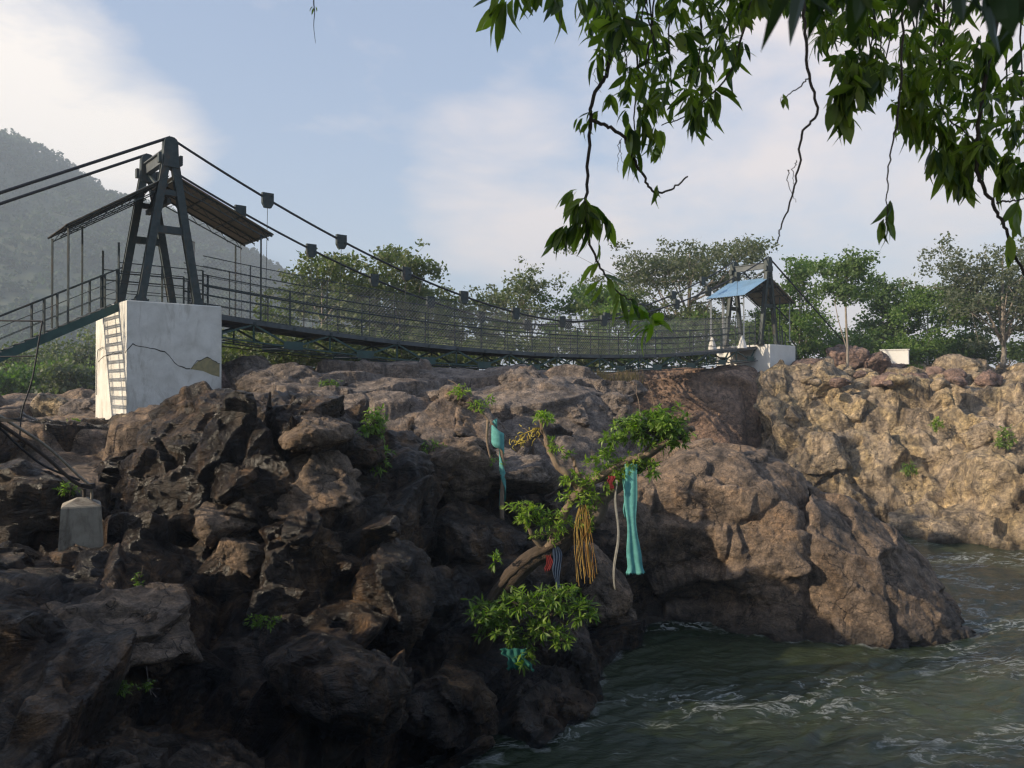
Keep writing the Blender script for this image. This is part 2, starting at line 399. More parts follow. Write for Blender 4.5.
# ------------------------------------------------------------------ lofted rock masses
def loft(cols, nr, nc, mt, name, seed, scales=((2.2,.20),(.8,.16),(.3,.12)), big=.25, aniso=(1,1,1.5), rot=.35, world=False, warp=None):
    """cols[k] = list of (px,py,d) from foot to back; all the same length"""
    P = np.array([[at(*q) if not world else q for q in c] for c in cols])       # (K,R,3)
    P = np.swapaxes(P, 0, 1)                                                   # rows, cols
    # arc-length-even parameters along rows
    def even(Q, n):
        d = np.linalg.norm(np.diff(Q, axis=0), axis=2).mean(1); s = np.concatenate([[0], np.cumsum(d)])
        return np.interp(np.linspace(0, s[-1], n), s, np.arange(len(s)))
    t = even(P, nr); A = catmull(P, t)
    B = np.swapaxes(A, 0, 1); t2 = even(B, nc); S = np.swapaxes(catmull(B, t2), 0, 1)
    du = np.gradient(S, axis=0); dv = np.gradient(S, axis=1)
    n = np.cross(dv, du); n /= np.linalg.norm(n, axis=2)[:,:,None]+1e-9
    if n[...,2].mean() < 0 and n[...,1].mean() > 0: n = -n
    # smooth normals
    for _ in range(12):
        n[1:-1] = (n[:-2]+n[1:-1]*2+n[2:])/4; n[:,1:-1] = (n[:,:-2]+n[:,1:-1]*2+n[:,2:])/4
    n /= np.linalg.norm(n, axis=2)[:,:,None]+1e-9
    p = S.reshape(-1,3)
    ca, sa = math.cos(rot), math.sin(rot)
    q = np.stack([p[:,0]*ca+p[:,2]*sa, p[:,1], (-p[:,0]*sa+p[:,2]*ca)*1.0], 1)*np.array(aniso)
    d = fbm(p*.35+seed, 3, seed)*big*2
    for k, (sc, am) in enumerate(scales):
        d = d+facet(q, sc, seed+40*k, 1.0)*am/ .35*.5
    d = d+fbm(q*3.5, 4, seed+7)*.035-np.abs(fbm(q*.8, 4, seed+9))*.12
    d = d.reshape(S.shape[:2]); d[1:-1] = (d[:-2]+2*d[1:-1]+d[2:])/4; d[:,1:-1] = (d[:,:-2]+2*d[:,1:-1]+d[:,2:])/4
    S = S+n*d[:,:,None]
    m_ = MB(); m_.grid(S if True else S)
    o = m_.build(name, mt, smooth=True, org=P.mean((0,1)))
    # outward facing
    return o, S
def structure(o): return tag(o, kind='structure')
def behind(c, dd1, dz1, dd2, dz2):
    """append two world-derived back points behind the last (px,py,d)"""
    out = list(c); px, py, d = c[-1]
    p = at(px, py, d)
    for dd, dz in ((dd1,dz1),(dd2,dz2)):
        q = p+np.array([0,dd,dz]); out.append((512+F*q[0]/q[1], HY-F*q[2]/q[1], q[1]))
    return out

# near bank slope (A1)
A1 = [[(px,py,d) for py,d in c] for px, c in (
 (-420,((1100,5),(900,7),(780,9),(700,11.5),(640,13.5),(580,16.5),(520,19),(470,22),(440,28))),
 (-200,((1100,5.2),(900,7),(770,9),(680,11.5),(620,13.5),(570,16.2),(510,18.5),(450,21),(434,28))),
 (0,  ((1100,5.6),(880,7.5),(770,9.2),(670,11.5),(600,13.8),(556,16),(500,18.6),(443,21.3),(430,28))),
 (120,((1150,6),(880,8),(770,10),(670,12),(605,14),(550,16),(505,18.8),(448,21.5),(429,28))),
 (240,((1150,7),(900,9),(775,11),(690,13),(610,15),(545,17),(505,19),(450,22),(418,28))),
 (340,((1100,8.5),(920,10.3),(795,12.5),(705,14),(625,15.6),(555,17.5),(505,20),(440,23),(405,28))),
 (400,((1080,10.5),(910,12.2),(805,13.6),(710,15),(630,16.7),(560,18.4),(505,21),(440,24),(400,28.5))),
 (468,((1040,12.4),(900,13.8),(795,15),(712,16.2),(640,17.5),(570,19.2),(505,22),(440,25),(395,29))),
 (540,((950,14.3),(845,15.4),(752,16.6),(685,17.6),(640,18.8),(580,20.4),(510,23),(440,26),(392,29.5))),
 (564,((880,16.2),(780,16.7),(715,17.6),(670,18.6),(640,19.6),(585,21.4),(510,24),(440,27),(395,30))),
 (604,((900,18.2),(820,18.8),(760,19.6),(708,20.6),(670,21.8),(600,23),(520,25),(450,28),(400,31))))]
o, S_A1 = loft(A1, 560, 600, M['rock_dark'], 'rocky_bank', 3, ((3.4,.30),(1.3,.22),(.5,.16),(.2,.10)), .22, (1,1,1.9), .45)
structure(o)
# dark pinnacle outcrop (A2)
A2 = [behind(c, 2.0,-.5, 3.2,-3.2) for c in (
 [(118,535,17.6),(120,515,17.7),(122,500,17.9),(124,488,18.1),(126,478,18.6)],
 [(140,570,16.4),(140,525,16.8),(142,485,17.2),(146,450,17.8),(150,438,18.4)],
 [(185,605,15.5),(185,545,16.1),(190,480,16.8),(188,425,17.6),(200,401,18.3)],
 [(235,625,15.2),(235,560,15.8),(240,490,16.5),(240,430,17.5),(245,398,18.4)],
 [(285,630,15.1),(285,565,15.8),(290,500,16.3),(290,440,17.6),(290,404,18.8)],
 [(330,630,15.3),(330,575,16.0),(335,510,16.5),(335,448,17.6),(330,412,19.2)],
 [(375,625,16.0),(375,580,16.7),(378,525,17.3),(378,478,18.2),(372,424,19.8)],
 [(410,600,17.2),(412,570,17.7),(412,535,18.2),(408,500,18.9),(402,455,20.2)],
 [(432,570,18.8),(434,555,19.0),(434,538,19.2),(430,520,19.7),(424,500,20.6)])]
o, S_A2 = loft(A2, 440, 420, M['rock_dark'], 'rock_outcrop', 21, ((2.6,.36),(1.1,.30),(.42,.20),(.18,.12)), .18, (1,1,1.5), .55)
tag(o, 'jagged dark brown rock outcrop rising in front of the white pier', 'rock')
# upper smooth grey ledge (B2)
B2 = [behind(c, 3,-.2, 6,-4) for c in (
 [(205,440,22.6),(205,420,23.5),(205,405,25),(205,395,27),(205,388,29)],
 [(260,455,22.4),(258,420,23.4),(255,400,25),(252,388,27),(250,381,29)],
 [(330,480,22),(328,440,23),(325,408,25),(322,389,27.2),(322,376,29.5)],
 [(400,525,21.5),(400,465,22.6),(400,424,24.4),(400,392,27.5),(400,377,30)],
 [(470,545,22),(470,482,23),(470,432,25),(470,398,28),(470,382,30.5)],
 [(530,560,23),(530,492,24),(535,432,25.6),(540,392,27.6),(545,372,30)],
 [(590,560,24),(590,495,25),(592,436,26.3),(592,402,28),(590,378,30)],
 [(650,565,25),(645,505,25.6),(642,458,27),(638,430,28.2),(630,410,29.5)],
 [(690,565,25.6),(690,525,26),(688,486,27),(680,464,28.2),(670,448,29)])]
o, S_B2 = loft(B2, 260, 420, M['rock_grey'], 'rock_ledge', 55, ((4.2,.16),(1.7,.12),(.6,.07)), .16, (.7,.8,2.0), .12)
structure(o)
# promontory boulders (B1)
def wl(px, d, z=WZ): return (px, HY-F*z/d, d)
B1a = [behind(c, 1.8,-.9, 3.4,-6.5) for c in (
 [wl(545,22.2,-8.2),wl(545,22.4),(545,600,22.8),(545,565,23.3),(545,535,24),(545,505,25),(545,495,26)],
 [wl(590,22.5,-8.2),wl(590,22.7),(590,600,23.2),(590,556,23.2),(590,518,23.8),(590,490,24.8),(592,482,26)],
 [wl(640,23.4,-8.2),wl(640,23.9),(640,595,24.6),(640,548,23.4),(640,500,23.6),(640,470,24.6),(642,458,26)],
 [wl(690,23.6,-8.2),wl(690,24.1),(690,592,24.7),(690,545,23.5),(690,492,23.5),(690,458,24.6),(695,444,26)],
 [wl(740,22.9,-8.2),wl(740,23.2),(740,590,23.6),(740,540,23.0),(740,490,23.4),(742,464,24.5),(745,450,25.8)],
 [wl(785,22.2,-8.2),wl(785,22.3),(785,590,22.7),(785,540,22.8),(785,503,23.4),(786,480,24.4),(788,468,25.5)],
 [wl(812,22.3,-8.2),wl(812,22.5),(812,595,22.7),(812,550,23.1),(810,516,24.0),(808,496,24.8),(806,484,25.6)])]
o, S_B1a = loft(B1a, 300, 320, M['rock_mid'], 'boulder', 71, ((3.2,.20),(1.3,.13),(.45,.08)), .16, (1,1,1.2), .3)
tag(o, 'broad brown boulder with a shadowed undercut, left half of the rock promontory', 'rock')
B1b = [behind(c, 1.4,-.9, 2.8,-6) for c in (
 [wl(792,22.6,-8.2),wl(792,22.7),(793,600,22.9),(794,560,23.2),(800,520,24.2),(800,500,24.8),(800,492,25.4)],
 [wl(812,21.9,-8.2),wl(812,22.1),(812,600,22.4),(812,550,22.7),(812,510,23.3),(812,492,24.2),(812,485,25.1)],
 [wl(850,21.5,-8.2),wl(850,21.7),(850,605,22.0),(850,560,22.4),(850,530,23.2),(852,512,24),(852,503,24.9)],
 [wl(900,21.3,-8.2),wl(900,21.5),(900,615,21.8),(898,580,22.4),(896,556,23.1),(894,540,23.8),(892,531,24.6)],
 [wl(945,21.9,-8.2),wl(945,22.1),(944,624,22.3),(942,605,22.7),(938,590,23.2),(934,577,23.7),(930,568,24.3)],
 [wl(968,22.6,-8.2),wl(966,22.7),(965,633,22.8),(963,624,23.0),(960,617,23.3),(957,611,23.7),(954,604,24.1)],
 [wl(980,23.3,-8.2),wl(976,23.2),(974,640,23.2),(972,637,23.3),(970,634,23.5),(968,631,23.8),(966,629,24)])]
o, S_B1b = loft(B1b, 280, 280, M['rock_mid'], 'boulder', 83, ((3.0,.09),(1.2,.11),(.4,.08)), .10, (1,1,1.2), -.6)
tag(o, 'grey brown boulder sloping into the water at the right tip of the promontory', 'rock')
# red cliff under the far end of the bridge
C0 = [behind(c, 4,.0, 8,-2) for c in (
 [(520,600,45.6),(520,500,46.7),(520,450,47.7),(520,410,48.8),(520,395,49.9),(520,387,51.0)],
 [(575,590,45.6),(575,490,46.2),(575,440,46.7),(575,412,47.3),(578,392,48.0),(582,384,49.4)],
 [(620,590,45.1),(620,490,45.8),(620,440,46.0),(620,407,46.4),(620,387,47.1),(622,378,48.4)],
 [(670,590,45.0),(670,490,45.8),(670,440,46.0),(670,407,46.4),(670,385,46.9),(672,375,48.2)],
 [(720,590,45.0),(720,490,45.8),(720,440,46.0),(722,407,46.4),(724,382,46.9),(726,372,48.2)],
 [(752,590,45.6),(750,490,46.2),(748,440,46.7),(752,407,47.0),(756,382,47.5),(756,370,48.8)],
 [(766,590,47.7),(762,490,48.2),(758,445,48.6),(764,407,48.8),(770,387,49.3),(772,379,50.5)],
 [(772,590,52.1),(768,490,52.5),(766,445,52.9),(772,407,53.2),(778,392,53.6),(780,385,54.2)])]
o, _ = loft(C0, 200, 300, M['rock_red'], 'cliff', 101, ((3.6,.14),(1.3,.07),(.45,.05)), .2, (1,8,0.4), .1)
structure(o)
# far right bank
def fb(px, ds, top):
    ys = (None,None,505,465,432,402,381,top,top-4)
    return [wl(px, ds[0], -8.5), wl(px, ds[1])]+[(px, y+(9 if y < 400 else 7 if y<440 else 3), d) for y, d in zip(ys[2:], ds[2:])]
C1 = [fb(px, ds, top) for px, ds, top in (
 (752,(49,49.2,49.4,49.6,49.8,50,50.4,55,64),378),
 (755,(44,44.4,45,45.6,46.4,47.2,48.5,54,64),376),
 (768,(41.2,41.6,42.4,43.2,44.3,45.6,48,54,64),373),
 (790,(40.6,41,42,43,44.3,45.8,48.2,54,64),372),
 (820,(40.6,41,42.4,43.6,44.8,46,48.3,54,64),370),
 (870,(39,39.4,41.2,42.3,43.6,45.4,48.2,54,64),368),
 (915,(37.3,37.7,40,41.4,42.6,45,48,54,64),366),
 (950,(36.2,36.6,38.4,39.8,41.6,44.2,47.6,54,64),366),
 (985,(35.3,35.6,37,38,40,43,47,53,64),369),
 (1030,(34,34.3,35.8,37,38.6,41.6,46,52,64),370),
 (1100,(32,32.4,34,35.5,37,39.5,44,50,64),366),
 (1220,(29.6,30,31.5,33,34.5,37,41,48,62),352),
 (1500,(25,25.4,27,29,30.5,33,36,44,60),345))]
o, S_C1 = loft(C1, 330, 560, M['rock_far'], 'rocky_bank', 131, ((5.0,.20),(2.2,.36),(.9,.26),(.4,.10)), .10, (1,1,1.1), .35)
structure(o)
# rocky shelf left of and behind the near pier
L1 = [[(px,py,d) for py,d in c] for px, c in (
 (-420,((528,16.6),(498,18.2),(468,20),(438,22),(436,25),(420,31),(408,38),(402,46))),
 (-150,((518,16.8),(493,18.2),(463,20),(436,22),(434,25),(418,31),(406,38),(400,46))),
 (0,((508,17.2),(484,18.2),(454,20),(430,21.8),(432,25),(415,31),(404,38),(398,46))),
 (60,((508,17.4),(480,18.4),(452,20),(428,21.8),(430,25),(414,31),(403,38),(397,46))),
 (130,((513,17.8),(484,18.8),(452,20.4),(430,22),(430,25.5),(414,31),(402,38),(396,46))),
 (190,((513,18.6),(488,19.4),(454,21),(433,22.5),(430,26),(408,31),(396,38),(390,46))),
 (330,((513,20),(488,21),(468,22),(455,24),(425,28),(404,33),(390,39),(382,47))))]
o, _ = loft(L1, 150, 300, M['rock_mid'], 'rock_shelf', 161, ((2.6,.22),(.9,.16),(.35,.08)), .2, (1,1,1.8), .1)
structure(o)

# ------------------------------------------------------------------ separate boulders
def rock(c, size, seed, mt, label, rotz=0, sharp=.35, name='boulder', group=None, res=28):
    """angular block: a cube-sphere cut by random planes and fractured"""
    r_ = np.random.default_rng(seed)
    u = np.linspace(-1,1,res)
    V = []; m_ = MB()
    for ax in range(3):
        for sg in (-1,1):
            a, b = np.meshgrid(u, u)
            g = np.zeros((res,res,3)); g[...,ax] = sg
            g[...,(ax+1)%3] = a if sg > 0 else -a; g[...,(ax+2)%3] = b
            n = g/np.linalg.norm(g, axis=2)[:,:,None]
            V.append(n)
    pl = r_.normal(size=(11,3)); pl /= np.linalg.norm(pl, axis=1)[:,None]; dist = r_.uniform(.50,.85,11)
    for n in V:
        rr = np.full(n.shape[:2], 1.0)
        for k in range(11):
            dp = (n*pl[k]).sum(2); rr = np.minimum(rr, np.where(dp > .05, dist[k]/np.maximum(dp,.05), 9))
        P = n*(rr*1.25)[:,:,None]
        q = P.reshape(-1,3)*np.array(size)
        d = facet(q+seed, .6*max(size), seed, 1)*.22+facet(q+seed, .25*max(size), seed+5, 1)*.25+fbm(q*2.5/max(size), 4, seed)*.07*max(size)
        P = q+(n.reshape(-1,3))*d[:,None]
        ca, sa = math.cos(rotz), math.sin(rotz)
        P = np.stack([P[:,0]*ca-P[:,1]*sa, P[:,0]*sa+P[:,1]*ca, P[:,2]], 1)+np.asarray(c)
        m_.grid(P.reshape(res,res,3))
    o = m_.build(name, mt, smooth=True, org=np.asarray(c)); tag(o, label, 'rock', group)
    return o
rock(at(122,431,24.3), (.55,.5,.42), 5, M['rock_far'], 'small sunlit ochre boulder at the left foot of the white pier')
rock(at(146,434,24.2), (.55,.5,.42), 6, M['rock_far'], 'small ochre boulder under the front face of the white pier', .5)
rock(at(46,415,33), (1.15,1.0,.75), 8, M['rock_far'], 'tan block boulder behind the litter, left of the white pier', .2)
rock(at(95,412,31), (1.0,.8,.5), 9, M['rock_grey'], 'flat grey boulder just left of the white pier', .7)
rock(at(248,382,29), (1.25,1.0,.75), 10, M['rock_grey'], 'rounded pale boulder right beside the white pier under the deck', .3)
rock(at(214,388,28), (.9,.9,.8), 12, M['rock_plum'], 'purplish boulder half hidden behind the white pier', .3)
rock(at(300,388,27), (1.8,1.2,.55), 13, M['rock_grey'], 'low grey rock slab below the bridge deck near the green tuft', .1)
rock(at(545,392,29), (1.7,1.3,.6), 14, M['rock_grey'], 'humped grey rock under the middle of the bridge', .2)
rock(at(604,412,28.5), (1.3,1.0,.6), 15, M['rock_grey'], 'sloping grey rock in front of the red cliff', .5)
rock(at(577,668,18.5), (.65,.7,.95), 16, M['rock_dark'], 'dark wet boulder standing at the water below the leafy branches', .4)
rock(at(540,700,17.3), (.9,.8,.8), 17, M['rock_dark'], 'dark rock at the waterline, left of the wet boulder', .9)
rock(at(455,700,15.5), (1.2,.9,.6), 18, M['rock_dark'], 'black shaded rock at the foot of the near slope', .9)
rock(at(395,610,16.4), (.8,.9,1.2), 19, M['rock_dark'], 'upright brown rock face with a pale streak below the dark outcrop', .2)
rock(at(318,492,17.2), (1.0,.9,.75), 41, M['rock_mid'], 'tilted tan rock slab resting on the dark outcrop', .3)
rock(at(505,470,22.5), (1.5,1.2,.7), 22, M['rock_grey'], 'tan rounded rock behind the thin sapling tied with teal cloth', .3)
rock(at(450,470,21.6), (1.1,1.0,.8), 23, M['rock_mid'], 'brown rock between the green shrub and the thin sapling', .8)
rock(at(470,545,19.8), (1.2,1.0,.9), 24, M['rock_dark'], 'dark angular rock left of the leaning tree trunk', .3)
rock(at(612,612,22.3), (.7,.6,.7), 25, M['rock_mid'], 'small brown rock in the shadow below the hanging teal cloth', .3)
rock(at(590,585,21.2), (1.0,.9,1.0), 26, M['rock_mid'], 'brown rock behind the orange streamers', .9)
rock(at(84,562,15.3), (.85,.5,.26), 44, M['rock_mid'], 'flat brown rock at the foot of the concrete anchor block', .3)
rock(at(30,520,17.2), (1.6,1.2,1.0), 27, M['rock_dark'], 'dark split rock left of the concrete anchor block', .2)
rock(at(50,650,12.4), (2.3,1.5,.7), 28, M['rock_mid'], 'pale topped rock slab on the lower left slope', .5)
rock(at(330,690,13.3), (1.1,.9,.7), 29, M['rock_dark'], 'dark rock low on the slope near the bottom of the picture', .1)
rock(at(848,358,52), (1.25,1.1,1.1), 30, M['rock_plum'], 'large reddish boulder beside the slim trunk on the far bank', .1)
rock(at(874,364,51), (.85,.8,.75), 31, M['rock_plum'], 'smaller reddish boulder in front of the white block on the far bank', .6)
rock(at(815,372,50), (1.6,1.1,.7), 32, M['rock_plum'], 'low reddish rock right of the far pier', .6)
for k in range(46):
    px = random.uniform(800, 1060); d = random.uniform(44, 53)
    z = 1.1 if d > 49 else .2
    s = random.uniform(.25,.65)
    rock(np.array([(px-512)/F*d, d, lerp(.3,1.5,(d-44)/9)]), (s*1.2,s,s*.7), 300+k, M['rock_far'] if k % 2 else M['rock_plum'],
         'loose ochre stone among the rubble on the far bank top' if k % 2 else 'loose reddish stone among the rubble on the far bank top', random.uniform(0,3), name='stone', group='loose stones on the far bank', res=10)

# angular joint blocks standing out of the rock faces
rb = np.random.default_rng(404)
def blocks(S, n, r0, r1, c0, c1, smin, smax, mt, label, group, sink=.25, seed0=500, sq=(1.25,1,.8)):
    h, w_ = S.shape[:2]
    for k in range(n):
        p = S[int(rb.uniform(r0,r1)*(h-1)), int(rb.uniform(c0,c1)*(w_-1))]
        s_ = rb.uniform(smin, smax)
        qx, qy = 512+F*p[0]/p[1], HY-F*p[2]/p[1]
        if (20 < qx < 160 and 440 < qy < 620) or (90 < qx < 300 and qy < 440) or (465 < qx < 520 and 560 < qy < 700): continue
        rock(p+np.array([0,sink*s_,-sink*s_]), (s_*sq[0],s_*sq[1],s_*sq[2]), seed0+k, M['rock_mid'] if (mt == M['rock_dark'] and k%3 == 0 and 'outcrop' in label) else mt, label, rb.uniform(0,3), name='rock_block', group=group, res=30)
blocks(S_C1, 34, .10, .62, .10, .80, .7, 1.7, M['rock_far'], 'angular tan block jutting from the face of the far bank', 'blocks in the far bank face', .35, 500, (1.2,1,1.0))
blocks(S_A2, 15, .10, .60, .12, .90, .30, .62, M['rock_dark'], 'angular dark block jutting from the jagged outcrop', 'blocks of the jagged outcrop', .3, 560)
blocks(S_A1, 22, .30, .72, .30, .90, .35, .85, M['rock_dark'], 'angular dark block jutting from the near slope', 'blocks of the near slope', .3, 600)
blocks(S_B2, 9, .15, .55, .15, .90, .5, 1.0, M['rock_grey'], 'angular grey brown block on the rock ledge below the bridge', 'blocks of the rock ledge', .4, 640)

# ------------------------------------------------------------------ water
wx = nu(-30, 130, -2, 24, .07, 1.2)
wy = nu(-4, 70, 12, 26, .07, .8)
WX, WY = np.meshgrid(wx, wy)
p2 = np.stack([WX.ravel(), WY.ravel(), np.zeros(WX.size)], 1)
ang = .5
q2 = np.stack([p2[:,0]*math.cos(ang)+p2[:,1]*math.sin(ang), -p2[:,0]*math.sin(ang)+p2[:,1]*math.cos(ang), p2[:,2]], 1)*np.array([.55,1.25,1])
wv = np.stack([fbm(q2*.5+9, 2, 31), fbm(q2*.5+49, 2, 33), q2[:,0]*0], 1)*1.2
hz = (1-np.abs(fbm(q2*.55+wv, 3, 41)))*.21+(1-np.abs(fbm(q2*1.5+wv, 3, 43)))*.13+fbm(q2*4.5+wv*2, 3, 47)*.06
hz = hz - hz.mean()
mb = MB(); mb.grid(np.stack([WX, WY, WZ+hz.reshape(WX.shape)], -1))
m, ntw, b = mat('river_water', (.028,.034,.020), .10, 0, .5)
P = ntw.nodes.new('ShaderNodeNewGeometry').outputs['Position']
mp = ntw.nodes.new('ShaderNodeMapping'); mp.inputs['Rotation'].default_value = (0,0,-ang); mp.inputs['Scale'].default_value = (.5,1.3,1)
ntw.links.new(P, mp.inputs[0]); Q = mp.outputs[0]
f1 = noise(ntw, Q, .9, 9, .62, 1.6)
f1r = mth(ntw, 'ABSOLUTE', mth(ntw, 'SUBTRACT', f1, .5))
vein = ramp(ntw, f1r, [(.0,(1,1,1)),(.012,(.6,.6,.6)),(.035,(0,0,0))]).outputs[0]
area = ramp(ntw, noise(ntw, Q, .30, 4, .6, .5), [(.49,(0,0,0)),(.66,(1,1,1))]).outputs[0]
spk = ramp(ntw, noise(ntw, Q, 9, 5, .7), [(.36,(0,0,0)),(.52,(1,1,1))]).outputs[0]
foam = mth(ntw, 'MULTIPLY', mth(ntw, 'MULTIPLY', vein, area), spk, True)
sh = ntw.nodes.new('ShaderNodeAttribute'); sh.attribute_name = 'shore'
shv = mth(ntw, 'SUBTRACT', .56, mth(ntw, 'ADD', sh.outputs['Fac'], mth(ntw, 'MULTIPLY', noise(ntw, P, 1.3, 5, .65), .9)), True)
shf = ramp(ntw, mth(ntw, 'MULTIPLY', shv, noise(ntw, P, 7, 6, .7)), [(.02,(0,0,0)),(.14,(.45,.45,.45))]).outputs[0]
foam = mth(ntw, 'MAXIMUM', foam, shf)
tint = ramp(ntw, noise(ntw, Q, .25, 4), [(.35,(.017,.027,.013)),(.65,(.040,.050,.026))]).outputs[0]
ntw.links.new(mixc(ntw, mth(ntw, 'MULTIPLY', foam, .9), tint, (.62,.64,.62)), b.inputs['Base Color'])
ntw.links.new(mth(ntw, 'ADD', .09, mth(ntw, 'MULTIPLY', foam, .6)), b.inputs['Roughness'])
b.inputs['IOR'].default_value = 1.33
bp = ntw.nodes.new('ShaderNodeBump'); bp.inputs['Strength'].default_value = .6; bp.inputs['Distance'].default_value = .12
ntw.links.new(mth(ntw, 'ADD', noise(ntw, Q, 3.5, 8, .6, .8), mth(ntw, 'MULTIPLY', foam, .4)), bp.inputs['Height']); ntw.links.new(bp.outputs[0], b.inputs['Normal'])
wo = structure(mb.build('water', m, smooth=True))
# real foam line where the river washes against the rocks: distance to the rocks stored on the water
from mathutils import kdtree
pts = np.concatenate([S_.reshape(-1,3)[np.abs(S_.reshape(-1,3)[:,2]-WZ) < .16] for S_ in (S_A1, S_B1a, S_B1b, S_C1)])
kd = kdtree.KDTree(len(pts))
for i_, p_ in enumerate(pts): kd.insert((p_[0],p_[1],0), i_)
kd.balance()
vv = np.stack([WX.ravel(), WY.ravel()], 1)
near = (vv[:,0] > -4) & (vv[:,0] < 34) & (vv[:,1] > 9) & (vv[:,1] < 50)
dist = np.full(len(vv), 9.0)
for i_ in np.nonzero(near)[0]: dist[i_] = kd.find((vv[i_,0], vv[i_,1], 0))[2]
at_ = wo.data.attributes.new('shore', 'FLOAT', 'POINT'); at_.data.foreach_set('value', dist.astype(np.float32))

# ------------------------------------------------------------------ bridge
U = np.array([.76,.65,0]); U /= np.linalg.norm(U); V_ = np.array([-U[1],U[0],0]); Z = np.array([0,0,1.])
CN = np.array([-12.3,27.4,0]); SP = 36.5
def B(s, v, z): return CN+U*s+V_*v+Z*z
AX = [U, V_, Z]
def dz(s):  # deck surface height
    return 1.78+1.07*((s-SP/2)/(SP/2))**2
def cz(s): return 3.35+5.1*abs((s-SP/2)/(SP/2))**1.72
bridge = thing('suspension_bridge', 'dark green steel suspension footbridge on two white piers across the rocky river', 'bridge', tuple(B(0,0,-1.5)))
ORG = B(0,0,-1.5)
def bb(m_, name, mt, parent=bridge, smooth=False): return m_.build(name, mt, parent, smooth, ORG)
PT = 2.85
def pierblk(s0, s1, v0, v1, z0, z1, clean=False, bev=.03):
    m_ = MB()
    ring = [(s0,v0),(s1,v0),(s1,v1),(s0,v1)]
    pts = []
    for (zz, ins) in ((z0,0),(z1-bev,0),(z1,bev)):
        for (a,b_) in ring:
            sa = a+(ins if a == s0 else -ins); sb = b_+(ins if b_ == v0 else -ins)
            pts.append(B(sa, sb, zz))
    f = []
    for r in (0,4):
        for k in range(4): f.append([r+k, r+(k+1)%4, r+4+(k+1)%4, r+4+k])
    f.append([8,9,10,11]); m_.add(pts, f); return m_
pn = bb(pierblk(-1.5,1.5,-1.95,1.95,-2.6,PT), 'pier', M['whitewash']); pn['label'] = 'cracked whitewashed near pier'
# crack and bare patch on the river face (v=-1.95)
def facept(px, py, v=-1.953):
    r = (px-512)/F; bx = CN+V_*v
    s = (bx[1]*r-bx[0])/(U[0]-U[1]*r); d = bx[1]+U[1]*s
    return s, (HY-py)/F*d
def crackstrip(pts, wdt, mk):
    m_ = MB(); pts = np.array(pts, float)
    dense = np.array([lerp(pts[i], pts[i+1], t) for i in range(len(pts)-1) for t in np.linspace(0,1,5)[:-1]]+[pts[-1]])
    dense += np.random.default_rng(3).normal(size=dense.shape)*.012
    up = []; dn = []
    for k, (a, z) in enumerate(dense):
        w_ = wdt*(.6+.8*random.random())
        up.append(mk(a, z+w_/2)); dn.append(mk(a, z-w_/2))
    m_.grid(np.array([dn, up])); return m_
cp = [facept(*q) for q in ((124,352),(133,345),(145,347),(165,352),(178,366),(190,369))]
bb(crackstrip(cp, .03, lambda a,z: B(a,-1.953,z)), 'crack', M['crackline'], pn)
m_ = MB(); pc = [facept(*q) for q in ((190,369),(197,362),(207,357),(214,361),(219.5,364),(219.5,377),(212,375),(203,371))]
m_.add([B(a,-1.954,z) for a,z in pc], [list(range(8))]); bb(m_, 'bare_patch', M['ochre_patch'], pn)
bb(crackstrip([pc[k] for k in (0,1,2,3,4)], .025, lambda a,z: B(a,-1.957,z)), 'crack', M['crackline'], pn)
def facept2(px, py, s=-1.503):
    r = (px-512)/F; bx = CN+U*s
    v = (bx[1]*r-bx[0])/(V_[0]-V_[1]*r); d = bx[1]+V_[1]*v
    return v, (HY-py)/F*d
bb(crackstrip([facept2(*q) for q in ((122,352),(113,354),(104,356),(98,362))], .025, lambda a,z: B(-1.503,a,z)), 'crack', M['crackline'], pn)
m_ = MB(); m_.tube([B(-1.54,v,z) for v,z in [facept2(*q) for q in ((97.5,395),(98,360),(99,350),(104,347))]], .012, 5); bb(m_, 'conduit', M['cable'], pn)
pf = bb(pierblk(SP-.9,SP+2.1,-1.95,1.95,.2,PT), 'pier', M['whiteclean']); pf['label'] = 'smooth white far pier'
